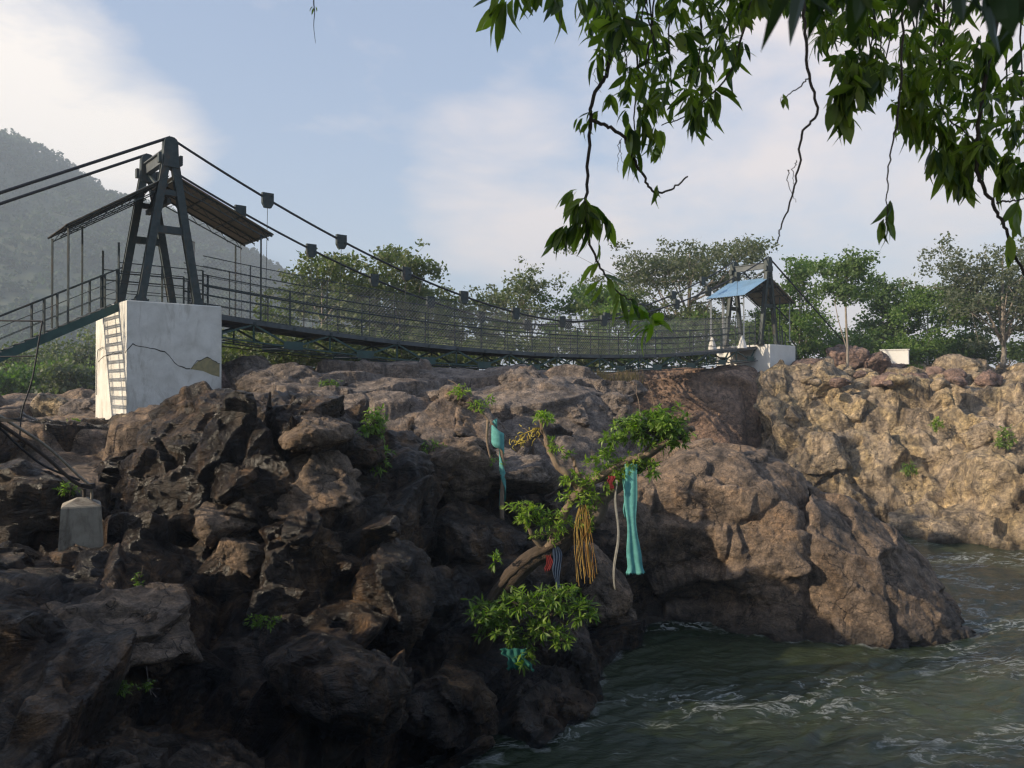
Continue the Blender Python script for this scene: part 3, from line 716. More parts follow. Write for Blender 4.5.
# towers
def tower(s0, near):
    tw = bpy.data.objects.new('tower', None); COL.objects.link(tw); tw.parent = bridge
    top = 8.45
    for v in (-1.3, 1.25):
        for sg in (-1,1):
            m_ = MB()
            foot = B(s0+sg*.92, v, PT+.02); head = B(s0+sg*.13, v, top-.75)
            # channel section: web and two flanges
            d = (head-foot); d /= np.linalg.norm(d); x = np.cross(d, V_); x /= np.linalg.norm(x)
            c = (foot+head)/2; L_ = np.linalg.norm(head-foot)
            m_.box(c, (.20,L_,.19), [x,d,V_])
            m_.box(c-V_*.105, (.25,L_,.016), [x,d,V_]); m_.box(c+V_*.105, (.25,L_,.016), [x,d,V_])
            bb(m_, 'leg', M['steel'], tw)
            m_ = MB(); m_.box(B(s0+sg*.92,v,PT+.012), (.55,.5,.03), AX)
            for a in (-.2,.2):
                for b_ in (-.19,.19): m_.tube([B(s0+sg*.92+a,v+b_,PT+.02), B(s0+sg*.92+a,v+b_,PT+.13)], .022, 6)
            for b_ in (-.14,.14): m_.add([B(s0+sg*.92-.24,v+b_,PT+.02),B(s0+sg*.92+.24,v+b_,PT+.02),B(s0+sg*.92,v+b_,PT+.42)], [[0,1,2]])
            bb(m_, 'base_plate', M['steel'], tw)
        # head block with rounded saddle
        m_ = MB()
        prof = [(-.25,top-1.0),(.25,top-1.0),(.22,top-.18)]+[(.22*math.cos(t), top-.18+.19*math.sin(t)) for t in np.linspace(.25,math.pi-.25,7)]+[(-.22,top-.18)]
        n = len(prof)
        for side in (-1,1):
            pass
        Vv = [B(s0+a, v-.15, z) for a,z in prof]+[B(s0+a, v+.15, z) for a,z in prof]
        m_.add(Vv, [[k,(k+1)%n,n+(k+1)%n,n+k] for k in range(n)]); m_.add(Vv[:n], [list(range(n))]); m_.add(Vv[n:], [list(range(n))[::-1]])
        for a in (-.34,.34): m_.box(B(s0+a,v,top-.72), (.09,.2,.32), AX)
        bb(m_, 'saddle', M['steel'], tw)
        m_ = MB(); m_.bar(B(s0-.52,v,5.35), B(s0+.52,v,5.35), .16, .24); bb(m_, 'cross_bar', M['steel'], tw)
        m_ = MB(); m_.bar(B(s0-.32,v,6.6), B(s0+.32,v,6.6), .14, .18); bb(m_, 'cross_bar', M['steel'], tw)
    m_ = MB(); m_.bar(B(s0,-1.15,top-.55), B(s0,1.1,top-.55), .20, .34); m_.bar(B(s0-.12,-1.15,top-.36), B(s0-.12,1.1,top-.36), .10,.04); bb(m_, 'head_beam', M['deck'], tw)
    m_ = MB(); m_.bar(B(s0,-1.15,top-.75), B(s0,1.1,6.4), .08); m_.bar(B(s0+.02,1.1,top-.75), B(s0+.02,-1.15,6.4), .08)
    m_.bar(B(s0,-1.2,6.35), B(s0,1.2,6.35), .14,.16); bb(m_, 'brace', M['steel'], tw)
    return tw
tower(0, True); tower(SP, False)
# roofs
def roof(s0, slopes, topmat):
    rf = bpy.data.objects.new('shelter_roof', None); COL.objects.link(rf); rf.parent = bridge
    for (a0,z0,a1,z1) in slopes:
        m_ = MB()
        nv = 90; vs = np.linspace(-1.42,1.42,nv)
        w_ = .018*np.sin(vs*2*math.pi/.13)
        for k, off in ((0,.0),(1,-.014)):
            P = np.zeros((2,nv,3))
            for r,(a,z) in enumerate(((a0,z0),(a1,z1))):
                P[r] = CN+U*(s0+a)+V_[None]*vs[:,None]+Z*z+Z[None]*(w_+off)[:,None]
            m_.grid(P, k)
        bb(m_, 'roof_sheet', [topmat, M['roofunder']], rf)
        for v in (-1.25, 0, 1.25):
            m_ = MB()
            hi = lambda t, dr: B(s0+a0+(a1-a0)*t, v, z0+(z1-z0)*t-.05-dr)
            m_.bar(hi(0,0), hi(1,0), .05); m_.bar(hi(0,.26), hi(.96,.18), .035)
            nz = 12
            for k in range(nz):
                t0, t1 = k/nz*.96, (k+1)/nz*.96
                m_.bar(hi(t0, 0 if k%2 else .24), hi(t1, .24 if k%2 else 0), .018)
            bb(m_, 'rafter', M['steel'], rf)
        m_ = MB()
        for t in (.03,.33,.66,.97):
            m_.bar(B(s0+a0+(a1-a0)*t,-1.38,z0+(z1-z0)*t-.045), B(s0+a0+(a1-a0)*t,1.38,z0+(z1-z0)*t-.045), .05,.05)
        bb(m_, 'purlins', M['steel'], rf)
    return rf
roof(0, ((-.05,7.15,-3.12,5.1),(.12,7.22,3.6,5.65)), M['darkroof'])
roof(SP, ((-.05,7.15,-2.9,5.8),(.1,7.15,3.1,5.75)), M['blueroof'])
# shelter posts
for s, v, zt, w_, mt in ((-3.0,-1.2,5.05,.05,'steel'),(-3.0,1.2,5.05,.05,'steel'),(-2.1,1.2,5.6,.045,'steel'),(1.5,1.1,5.5,.20,'galv'),(3.2,-1.2,5.65,.05,'steel'),(3.2,1.2,5.6,.05,'steel'),
                     (SP-2.6,-1.2,5.75,.07,'galv'),(SP-2.6,1.2,5.75,.1,'galv'),(SP-1.4,1.1,6.2,.14,'galv'),(SP+1.5,-1.2,6,.06,'steel'),(SP+2.7,-1.2,5.8,.06,'galv')):
    zb = (PT-.5 if -1.6 < s < SP+2 and not (1.6 < s < SP-1) else dz(s) if s > 0 else PT+(s+1.5)*.53)
    zb = PT if (abs(s) < 1.6 or abs(s-SP) < 2.1) else zb
    m_ = MB(); m_.bar(B(s,v,zb), B(s,v,zt), w_); bb(m_, 'shelter_post', M[mt])
# flared concrete-white shoe feet of the far shelter
for v in (-1.1,1.1):
    m_ = MB(); m_.tube([B(SP-2.6,v,dz(SP-2.6)),B(SP-2.6,v,dz(SP)+.1),B(SP-2.6,v,dz(SP)+.5)], [.3,.2,.06], 8); bb(m_, 'post_foot', M['whiteclean'])
# main cables with clamps and hangers
for v in (-1.3, 1.25):
    ss = np.linspace(0, SP, 60)
    m_ = MB(); m_.tube([B(s, v, min(cz(s),8.47)) for s in ss], .045, 8)
    cab = bb(m_, 'main_cable', M['cable'], smooth=True)
    for k in range(1,12):
        s = 3.4+2.97*(k-1); zc = cz(s)
        m_ = MB(); prof = [(-.21,.22),(.21,.22),(.21,-.16),(.12,-.32),(-.12,-.32),(-.21,-.16)]
        for e in (-.05,.05):
            pass
        Vv = [B(s+a, v-.07, zc+z) for a,z in prof]+[B(s+a, v+.07, zc+z) for a,z in prof]
        m_.add(Vv, [[j,(j+1)%6,6+(j+1)%6,6+j] for j in range(6)]); m_.add(Vv[:6], [[0,1,2,3,4,5]]); m_.add(Vv[6:], [[5,4,3,2,1,0]])
        for a in (-.13,.13):
            for z in (.12,-.08): m_.tube([B(s+a,v-.10,zc+z),B(s+a,v+.10,zc+z)], .025, 6)
        bb(m_, 'cable_clamp', M['steel'], cab)
        m_ = MB(); m_.tube([B(s,v,zc-.3),B(s,v*.86,dz(s)-.05)], .011, 5); bb(m_, 'hanger_rod', M['steel'], cab)
    # back stays
    m_ = MB(); m_.tube([B(0,v,8.47), B(-5,v,5.72), B(-13.5,v,.9), B(-17.5,v,-1.4)], .05, 8); bb(m_, 'stay_cable', M['cable'])
    m_ = MB(); m_.tube([B(SP,v,8.47), B(SP+12.6,v,2.0)], .05, 8); bb(m_, 'stay_cable', M['cable'])
for s, z in ((-17.6,-1.6),(SP+12.7,1.7)):
    m_ = MB(); m_.box(B(s,0,z), (1.2,3.8,1.0), AX); bb(m_, 'stay_anchor', M['concrete'])
# deck
ds_ = np.linspace(1.5, SP-.9, 40)
m_ = MB()
for a, b_ in zip(ds_[:-1], ds_[1:]): m_.bar(B(a,0,dz(a)-.03), B(b_,0,dz(b_)-.03), 1.96, .05)
deck = bb(m_, 'deck', M['plank'])
for v in (-1.02,1.02):
    m_ = MB()
    for a, b_ in zip(ds_[:-1], ds_[1:]): m_.bar(B(a,v,dz(a)-.08), B(b_,v,dz(b_)-.08), .07, .17)
    bb(m_, 'edge_beam', M['deck'], deck)
m_ = MB()
for k in range(25):
    s = SP/24*k
    if 1.6 < s < SP-1: m_.bar(B(s,-1.08,dz(s)-.12), B(s,1.08,dz(s)-.12), .10,.12)
bb(m_, 'cross_beams', M['steel'], deck)
# stiffening truss under the deck
TD = .78
for v in (-.95,.95):
    m_ = MB(); mt2 = MB()
    for k in range(12):
        s0, s1 = SP/12*k, SP/12*(k+1); s0 = max(s0,1.55); s1 = min(s1,SP-.95); sm = SP/12*(k+.5)
        zb = lambda s: dz(s)-TD
        mt2.bar(B(s0,v,zb(s0)), B(sm,v,zb(sm)), .09,.05); mt2.bar(B(sm,v,zb(sm)), B(s1,v,zb(s1)), .09,.05)
        m_.bar(B(s0,v,zb(s0)), B(s0,v,dz(s0)-.1), .06)
        m_.bar(B(s0,v,dz(s0)-.16), B(sm,v,zb(sm)), .07); m_.bar(B(s1,v,dz(s1)-.16), B(sm,v,zb(sm)), .07)
        mt2.box(B(sm,v-.04 if v<0 else v+.04,zb(sm)+.06), (.75,.02,.30), AX)
    t_ = bb(m_, 'truss', M['tealsteel']); bb(mt2, 'bottom_chord', M['tealsteel'], t_)
m_ = MB()
for k in range(24):
    s = SP/24*(k+.5); s2 = SP/24*(k+1.5)
    if 1.6 < s and s2 < SP-.9:
        m_.bar(B(s,-.95,dz(s)-TD), B(s,.95,dz(s)-TD), .14,.02)
        m_.bar(B(s,-.9*(1 if k%2 else -1),dz(s)-TD-.025), B(s2,.9*(1 if k%2 else -1),dz(s2)-TD-.025), .05,.02)
bb(m_, 'lateral_bracing', M['tealsteel'])
for k in range(12):
    s = SP/12*(k+.5); m_ = MB(); m_.box(B(s,-.75,dz(s)-TD-.06), (.50,.13,.02), AX); m_.box(B(s-.75,-.2,dz(s)-TD-.06), (.34,.12,.02), AX)
    m_.bar(B(s,-.75,dz(s)-TD-.05), B(s-.75,-.2,dz(s)-TD-.05), .05, .03)
    bb(m_, 'sun_fleck_plate', M['whiteclean'])  # white colour stands in for sunlight catching metal under the deck
# wind cable sagging below the deck
for v in (-1.1,1.1):
    m_ = MB(); m_.tube([B(s, v, dz(s)-TD-.12) for s in np.linspace(1.5,SP-.9,30)], .02, 5); bb(m_, 'wind_cable', M['cable'])
# railings with wire mesh
for v in (-1.0,1.0):
    sp = np.linspace(1.2, SP-1.0, 48)
    m_ = MB()
    for h, r in ((.28,.016),(.60,.016),(.92,.034),(1.30,.022)):
        m_.tube([B(s,v,dz(s)+h) for s in sp], r, 5)
    for h, r in ((1.6,.012),(1.95,.017)):
        m_.tube([B(s,v,dz(s)+h) for s in sp], r, 5)
    ral = bb(m_, 'railing', M['steel'], smooth=True)
    for k in range(24):
        s = SP/24*(k+.9)
        if s > SP-1.1: continue
        tall = k % 2 == 0
        m_ = MB(); m_.bar(B(s,v,dz(s)-.12), B(s,v,dz(s)+(1.32 if tall else 1.97)), .055 if tall else .035)
        bb(m_, 'post', M['steel'], ral)
    m_ = MB(); hgt = 1.95
    stp = .15
    for k in range(int((SP-2.2+hgt)/stp)):
        for sg in (-1,1):
            a = 1.2-(hgt if sg > 0 else 0)+k*stp
            e = a+sg*hgt if sg > 0 else a-hgt
            if sg > 0: s0, s1 = a, a+hgt
            else: s0, s1 = a, a-hgt
            # clip
            h0, h1 = 0, hgt
            lo, hi_ = 1.2, SP-1.0
            if sg > 0:
                if s0 < lo: h0 = lo-s0; s0 = lo
                if s1 > hi_: h1 = hgt-(s1-hi_); s1 = hi_
            else:
                if s0 > hi_: h0 = s0-hi_; s0 = hi_
                if s1 < lo: h1 = hgt-(lo-s1); s1 = lo
            if h1-h0 < .05: continue
            m_.tube([B(s0,v*1.02,dz(s0)+h0), B(s1,v*1.02,dz(s1)+h1)], .0038, 3, cap=False)
    bb(m_, 'wire_mesh', M['wire'], ral)
# pier-top guard rails
for s0, s1 in ((-1.5,1.2),(SP-1.0,SP+2.1)):
    for v in (-1.0,1.0):
        m_ = MB()
        for h, r in ((.3,.014),(.62,.014),(.95,.025),(1.3,.018)): m_.tube([B(s0,v,PT+h),B(s1,v,PT+h)], r, 5)
        for s in (s0,(s0+s1)/2,s1): m_.bar(B(s,v,PT), B(s,v,PT+1.95 if s == s0 else PT+1.3), .05)
        bb(m_, 'guard_rail', M['steel'])
# stairs
def stairs(s0, sg, slope, z0, n, rails=True):
    st = bpy.data.objects.new('staircase', None); COL.objects.link(st); st.parent = bridge
    L_ = n*.30
    f = lambda t, v, h=0: B(s0+sg*t, v, z0-slope*t+h)
    for v in (-1.0,1.0):
        m_ = MB(); m_.bar(f(-.3,v,-.12), f(L_,v,-.12), .07,.26); bb(m_, 'stringer', M['tealsteel'], st)
        m_ = MB(); m_.tube([f(-.1,v,1.12),f(.15,v,1.12),f(L_,v,1.12)], .028, 6); bb(m_, 'handrail', M['steel'], st)
        m_ = MB()
        for h in (.42,.78): m_.tube([f(0,v,h),f(L_,v,h)], .012, 5)
        bb(m_, 'side_rails', M['steel'], st)
        t = .05
        k = 0
        while t < L_:
            m_ = MB(); m_.bar(f(t,v,-.05), f(t,v,1.12), .055); bb(m_, 'post', M['steel'], st)
            t += (.36 if k%2 == 0 else 1.35); k += 1
    m_ = MB()
    for k in range(n):
        for e_ in (.05,.19):
            m_.bar(B(s0+sg*(k*.30+e_),-.97,z0-slope*(k*.30+.15)), B(s0+sg*(k*.30+e_),.97,z0-slope*(k*.30+.15)), .055,.03)
    bb(m_, 'steps', M['plank'], st)
stairs(-1.5, -1, .53, PT-.03, 26)
stairs(SP+2.1, 1, .55, PT-.03, 6)

# ------------------------------------------------------------------ anchor block, pipes and frame at left
m_ = MB()
c = at(82,546,15.6); hw = .43
a0 = math.radians(28); X_ = np.array([math.cos(a0),math.sin(a0),0]); Y_ = np.array([-math.sin(a0),math.cos(a0),0])
rings = [(-.5,.41),(0,.39),(.80,.345),(.83,.33),(.96,.08)]
pts = [c+X_*sx*r+Y_*sy*r+Z*h for h,r in rings for sx,sy in ((-1,-1),(1,-1),(1,1),(-1,1))]
f = [[r*4+k, r*4+(k+1)%4, r*4+4+(k+1)%4, r*4+4+k] for r in range(4) for k in range(4)]+[[16,17,18,19]]
m_.add(pts, f)
o = m_.build('anchor_block', M['concrete'], org=c); tag(o, 'square grey concrete anchor block with pointed top on the lower left ledge', 'block')
pg = thing('guy_pipes', 'two dark bent steel pipes running down from the left edge into the concrete anchor block', 'pipes', tuple(c+Z*.9))
def pipe(name, pts, r, mt, parent, org):
    m_ = MB(); m_.tube(poly([at(*p) for p in pts], 24), r, 7); return m_.build(name, mt, parent, True, org)
og = c+Z*.9
pipe('pipe', [(-60,378,13),(0,416,14),(45,445,14.8),(78,475,15.4),(91,487,15.6),(92,503,15.6)], .028, M['concrete'], pg, og)
pipe('pipe', [(-60,388,13),(0,424,14),(40,452,14.8),(72,480,15.3),(84,488,15.6),(84,503,15.6)], .035, M['darkbark'], pg, og)
pipe('cable', [(-40,395,13.2),(0,428,14),(20,447,14.4),(45,466,14.9),(80,480,15.4)], .022, M['cable'], pg, og)
m_ = MB(); m_.box(at(87,486,15.55), (.28,.14,.10)); m_.build('clamp', M['cable'], pg, org=og)
m_ = MB(); m_.box(at(4,420,14), (.55,.10,.06)); m_.build('clamp', M['cable'], pg, org=og)
fr = thing('pipe_frame', 'thin bent pipe frame standing on the shelf in front of the stairs', 'frame', tuple(at(20,440,20)))
of = at(20,440,20)
pipe('top_rail', [(-30,320,20),(0,320.5,20),(38,321,20),(42,322,20)], .022, M['cable'], fr, of)
pipe('leg', [(42,321,20),(38,345,20),(32,380,20),(22,412,20),(20,440,20)], .02, M['cable'], fr, of)
pipe('cross_rail', [(-30,357,20),(10,356.5,20),(34,356,20)], .018, M['cable'], fr, of)
m_ = MB()
for k in range(5):
    m_.box(at(36+5*k,423+random.uniform(-2,2),25.5)+Z*0, (.22,.15,.10), [X_,Y_,Z])
c = at(45,424,25.5); o = m_.build('plastic_litter', M['litter'], org=c); tag(o, 'small heap of faded pink and white plastic litter on the shelf left of the white pier', 'litter')
# white block on the far bank
cb = at(895,357.5,53); m_ = MB(); m_.box(cb+np.array([0,0,0]), (1.7,1.2,.95), [X_*np.array([1,-1,1]),Y_*np.array([-1,1,1]),Z]); m_.box(cb+np.array([0,0,.50]), (1.8,1.3,.06), [X_*np.array([1,-1,1]),Y_*np.array([-1,1,1]),Z])
o = m_.build('concrete_block', M['whiteclean'], org=cb); tag(o, 'low white concrete block on top of the far bank beyond the reddish boulders', 'block')

# ------------------------------------------------------------------ foliage tools
def randrot(n, r_, tilt=1.0):
    a = r_.normal(size=(n,3)); a /= np.linalg.norm(a, axis=1)[:,None]
    b_ = r_.normal(size=(n,3)); b_ -= a*(a*b_).sum(1)[:,None]; b_ /= np.linalg.norm(b_, axis=1)[:,None]
    c = np.cross(a, b_); return np.stack([a,b_,c], 1)
def leaf_tpl(L_=1, W_=.31, seg=4, droop=.3, fold=.14):
    """pointed leaf along +x, face up +z"""
    v = []; 
    for k in range(seg+1):
        t = k/seg; x = t*L_; wd = W_*math.sin(math.pi*min(1,(t*.92+.06)))**.8*(1-.25*t); z = -droop*t*t*L_
        if k in (0,seg): wd *= .12
        v += [(x,-wd/2,z+fold*wd),(x,0,z),(x,wd/2,z+fold*wd)]
    f = []
    for k in range(seg):
        for j in (0,1): f.append([k*3+j, k*3+3+j, k*3+4+j, k*3+1+j])
    return np.array(v), np.array(f)
QUAD = (np.array([(0,-.5,0),(.5,0,.12),(0,.5,0),(-.5,0,.12)])*np.array([1.3,.8,1]), np.array([[0,1,2,3]]))
def crown_points(blobs, n, r_, shell=.55):
    """points biased to the outer part of ellipsoid blobs; blobs (c, r)"""
    vol = np.array([b_[1][0]*b_[1][1]*b_[1][2] for b_ in blobs])**.67; cnt = (vol/vol.sum()*n).astype(int)
    out = []
    for (c, r), k in zip(blobs, cnt):
        d = r_.normal(size=(k,3)); d /= np.linalg.norm(d, axis=1)[:,None]
        rad = shell+(1-shell)*r_.random(k)**.6
        out.append(np.asarray(c)+d*np.asarray(r)*rad[:,None])
    return np.concatenate(out)
def tree_mesh(seed, H, crown_w, crown_h, trunk_h, style, leafn, leaf, trunk_r=.15, lean=0, forks=6):
    """local-space trunk and foliage arrays for a tree of height H"""
    r_ = np.random.default_rng(seed)
    tm = MB(); lm = MB()
    top = np.array([lean, 0, trunk_h])
    tp = poly([(0,0,-.4),(lean*.2+r_.normal()*.1,r_.normal()*.1,trunk_h*.4),top,(lean*1.3,0,trunk_h+(H-trunk_h)*.5),(lean*1.3,0,H*.93)], 12)
    tm.tube(tp, np.linspace(trunk_r,trunk_r*.2,12), 6)
    blobs = []
    for k in range(forks):
        a = k*2.4+r_.random()*.8; h0 = trunk_h+(H-trunk_h)*r_.uniform(0,.55)
        rad = crown_w/2*r_.uniform(.45,.95)
        zz = {'umbrella': H-crown_h*r_.uniform(.15,.5), 'round': trunk_h+crown_h*r_.uniform(.15,.85), 'tall': trunk_h+crown_h*(k+.5)/forks, 'bush': crown_h*r_.uniform(.25,.75)}[style]
        if style == 'tall': rad *= .6
        e = np.array([math.cos(a)*rad+lean, math.sin(a)*rad, zz])
        s0 = tp[min(11, max(2, int(12*h0/H)))]
        if s0[2] > e[2]: s0 = tp[3]
        mid = lerp(s0, e, .5)+np.array([0,0,(-.12 if style=='umbrella' else .1)*rad])+r_.normal(size=3)*.1
        tm.tube(poly([s0,mid,e], 7), np.linspace(trunk_r*.45,trunk_r*.1,7), 5)
        br = crown_w*r_.uniform(.13,.24)
        flat = .45 if style == 'umbrella' else .8
        blobs.append((e, (br*1.2,br*1.2,br*flat)))
        for j in range(4):
            e2 = e+r_.normal(size=3)*np.array([br*1.1,br*1.1,br*flat*.8]); tm.tube([lerp(mid,e,.6), e2], [trunk_r*.12,trunk_r*.05], 4)
            b2 = br*r_.uniform(.35,.7); blobs.append((e2, (b2,b2,b2*flat)))
    blobs.append((np.array([lean*1.3,0,H-crown_h*.2]), (crown_w*.2,crown_w*.2,crown_h*.2)))
    # clumps: sprays of leaves around many twig centres
    nc = max(30, leafn//22)
    C_ = crown_points(blobs, nc, r_, .35)
    k = leafn//len(C_)
    off = r_.normal(size=(len(C_),k,3))*leaf*1.5*np.array([1,1,.6])
    O = (C_[:,None,:]+off).reshape(-1,3)
    Mx = randrot(len(O), r_)
    Mx = Mx*(leaf*r_.uniform(.6,1.3,len(O)))[:,None,None]
    lm.inst(QUAD[0], QUAD[1], Mx, O)
    return tm, lm
def plant_tree(px, base, top, width, d, style, leafmat_, label, seed, cat='tree', group=None, leaf=.19, leafn=4200, trunkfrac=.35, name='tree', forks=7, z=None, tr=.14, bark='far_bark', lean=0):
    p = at(px, base, d) if z is None else np.array([(px-512)/F*d, d, z])
    H = (HY-top)/F*d-p[2]; W_ = width/F*d
    tm, lm = tree_mesh(seed, H, W_, H*(1-trunkfrac), H*trunkfrac, style, int(leafn*1.6), leaf, tr, lean, forks)
    r = thing(name, label, cat, tuple(p), group)
    tm.build('trunk', M[bark], r, True); lm.build('crown', M[leafmat_], r)
    return r
G1 = 'trees behind the bridge'; G2 = 'trees on the far bank'
T = plant_tree
T(322,372,254,105,47,'round','leaf_a','olive green tree behind the near half of the bridge, closest to the white pier',1,group=G1,leafn=5000,forks=9,trunkfrac=.2)
T(368,372,272,70,52,'round','leaf_d','greyish tree behind the bridge between the two taller olive trees',2,group=G1,leafn=4500,trunkfrac=.2)
T(405,372,250,85,50,'tall','leaf_a','tall open olive tree whose top rises above the near cable',3,group=G1,leafn=5200,trunkfrac=.25)
T(440,372,284,70,54,'round','leaf_a','lower olive tree just right of the tall open olive tree',4,group=G1,leafn=4200,trunkfrac=.2)
T(496,370,290,50,60,'tall','leaf_d','small sparse tree behind the middle of the bridge',5,group=G1,leafn=1700,trunkfrac=.3)
T(530,370,277,60,58,'tall','leaf_a','thin tree with bare pale limbs behind the middle of the bridge',6,group=G1,leafn=2200,trunkfrac=.35,tr=.12)
T(462,370,318,70,62,'round','leaf_a','low olive tree behind the bridge left of the small sparse tree',61,group=G1,leafn=3200,trunkfrac=.15)
T(585,368,284,60,60,'round','leaf_b','green tree left of the bright green tree behind the bridge',7,group=G1,leafn=3600,trunkfrac=.2)
T(622,368,288,75,57,'round','leaf_c','bright green tree behind the bridge, under the hanging twig',8,group=G1,leafn=5000,trunkfrac=.15)
T(690,368,243,125,62,'umbrella','leaf_d','wide flat topped grey green tree left of the far shelter',9,group=G1,leafn=7500,forks=12,trunkfrac=.35,tr=.22)
T(665,368,300,90,60,'round','leaf_a','dense olive tree under the wide flat topped tree',10,group=G1,leafn=4500,trunkfrac=.15)
T(728,368,275,80,64,'round','leaf_d','grey green tree directly behind the far shelter roof',11,group=G1,leafn=4500,trunkfrac=.15)
T(800,366,260,60,58,'tall','leaf_c','tall bright green tree just right of the far tower',12,group=G2,leafn=4600,trunkfrac=.15,forks=9)
T(772,366,304,46,61,'round','leaf_b','green tree behind the far tower legs',13,group=G2,leafn=3600,trunkfrac=.1)
T(846,383,257,46,50,'round','leaf_b','slim tree with a long bare trunk and round leafy head on the far bank',14,group=G2,leafn=2300,trunkfrac=.56,tr=.10,forks=8)
T(884,362,278,44,60,'tall','leaf_b','young tree standing behind the white concrete block',15,group=G2,leafn=2800,trunkfrac=.3,tr=.08)
T(928,363,284,70,60,'round','leaf_c','spreading green tree with pale forked stems on the far bank',16,group=G2,leafn=5200,trunkfrac=.35,tr=.1,bark='galv')
T(1003,362,246,120,56,'round','leaf_d','large feathery grey green tree at the right edge',17,group=G2,leafn=8000,forks=13,trunkfrac=.25,tr=.2)
T(1065,362,262,110,60,'round','leaf_d','broad grey tree partly cut by the right edge',18,group=G2,leafn=4500,forks=9,trunkfrac=.2)
T(966,363,330,50,64,'round','leaf_b','low green tree left of the large feathery tree',19,group=G2,leafn=3000,trunkfrac=.1)
T(868,363,334,50,66,'round','leaf_b','low green tree between the slim trunk and the young tree',20,group=G2,leafn=3000,trunkfrac=.1)
T(905,363,336,50,57,'bush','leaf_c','low bright green thicket in front of the spreading green tree',62,group=G2,leafn=3000,trunkfrac=.05)
# low wood beyond the stairs at left
GL = 'trees below the hill'
for px, tp, wd, d, lf, lb, sd_ in ((20,344,60,75,'leaf_b','round green tree at the left edge below the stairs'  ,31),
        (62,340,60,80,'leaf_b','green tree seen under the middle of the stairs',32),(88,318,62,84,'leaf_a','tallest olive tree just left of the white pier, below the stairs',33),
        (-20,338,70,78,'leaf_a','olive tree cut by the left edge below the stairs',34),(45,362,60,62,'leaf_c','low bright tree in front of the other trees under the stairs',35),
        (85,362,50,60,'leaf_b','low green tree touching the left side of the white pier',36),(0,372,60,60,'leaf_c','low bright thicket at the left edge above the shelf',37),(130,335,70,86,'leaf_a','olive tree hidden mostly behind the white pier',38)):
    T(px,405,tp+4,wd*1.15,d,'round',{'leaf_c':'leaf_b'}.get(lf,'leaf_a' if sd_%2 else 'leaf_d'),lb,sd_,group=GL,leafn=2300,trunkfrac=.08,leaf=.30,forks=10)
# understory shrubs, copies of two prototypes
def bush(p, w_, h, lf, label, seed, leafn=1500, leaf=.12, group=None, name='shrub', cat='shrub'):
    tm, lm = tree_mesh(seed, h, w_, h, h*.08, 'bush', leafn, leaf, .03, 0, 7)
    r = thing(name, label, cat, tuple(p), group)
    tm.build('stem', M['bark'], r, True); lm.build('foliage', M[lf], r); return r
protos = [bush(at(260,378,38), 3.2, 1.8, 'leaf_a', 'x', 51, 2000), bush(at(900,362,58), 3.4, 2.4, 'leaf_b', 'x', 52, 2000)]
spots = [(240,375,36),(285,374,38),(325,374,40),(365,374,42),(405,372,42),(440,372,44),(478,372,44),(515,371,46),(555,370,46),
         (600,368,52),(640,367,54),(690,366,56),(735,366,57),(790,366,59),(825,366,60),(860,364,62),(905,364,62),(940,364,63),(975,363,62),(1010,362,60),(1045,362,60)]
for k, (px,py,d) in enumerate(spots):
    pr = protos[1] if px > 590 else protos[0]
    first = k == 0 or px == 600
    o = pr if first else copy_tree(pr)
    o.location = at(px, py+6, d); s = 1.15+.6*random.random(); o.scale = (s*1.35,s,s*(.85+.3*random.random())); o.rotation_euler.z = random.uniform(0,6)
    o['label'] = 'scrubby green shrub in the thicket under the bridge deck' if px < 590 else 'green shrub in the hedge under the far bank trees'
    o['group'] = 'shrubs under the bridge' if px < 590 else 'shrubs along the far bank'
# dry stems under the bridge
def tuft(p, h, w_, n, mt, seed, bend=.3):
    r_ = np.random.default_rng(seed); m_ = MB()
    for k in range(n):
        a = r_.random()*6.28; b_ = np.asarray(p)+np.array([math.cos(a),math.sin(a),0])*w_*.3*r_.random(); hh = h*r_.uniform(.5,1)
        e = b_+np.array([math.cos(a)*w_*.5*r_.random(), math.sin(a)*w_*.5*r_.random(), hh])
        m_.tube([b_, lerp(b_,e,.55)+np.array([0,0,bend*hh*.2]), e], [.012,.009,.003], 3, cap=False)
    return m_
m_ = MB()
gm = MB()
r_ = np.random.default_rng(77)
for k in range(260):
    px = r_.uniform(225,640); d = r_.uniform(33,36); gp = np.array([(px-512)/F*d, d, 0.25]); t_ = tuft(gp, .7, .5, 9, None, k)
    for v_, f_ in zip(t_.V, t_.Fc): pass
    nb = gm.n
    for v_ in t_.V: gm.V.append(v_)
    for f_ in t_.Fc: gm.Fc.append(f_+nb); gm.mi.append(0)
    gm.n += t_.n
tag(gm.build('dry_grass', M['drygrass']), 'dry tan grass along the ground below the bridge deck', 'grass', kind='stuff')

# ------------------------------------------------------------------ misty hill at left with forest
hx = np.linspace(-840, 240, 110); hy = np.linspace(220, 940, 80)
HX, HYY = np.meshgrid(hx, hy)
rid = 2*np.interp(HX/2, [-420,-250,-194,-170,-145,-122,-107,-80,-63,-40,-20,120], [104,103,98,83,69,58,51,38,27,12,2,-2])
prof = sstep(230, 600, HYY)*(1-.35*sstep(660,940,HYY))
HZ = -3+ (rid+3)*prof
pp = np.stack([HX.ravel()*.01, HYY.ravel()*.01, HX.ravel()*0], 1); HZ = HZ+(fbm(pp*1.2, 4, 91).reshape(HX.shape))*16*prof
mb = MB(); mb.grid(np.stack([HX,HYY,HZ], -1)); structure(mb.build('hill', M['hill'], smooth=True))
r_ = np.random.default_rng(5); nb = 9000
bx = r_.uniform(-560,200,nb); by = r_.uniform(236,660,nb)
ix = np.clip(((bx+840)/1080*109).astype(int),0,109); iy = np.clip(((by-220)/720*79).astype(int),0,79)
bz = HZ[iy,ix]; s_ = r_.uniform(2.6,6.5,nb)
k = 26
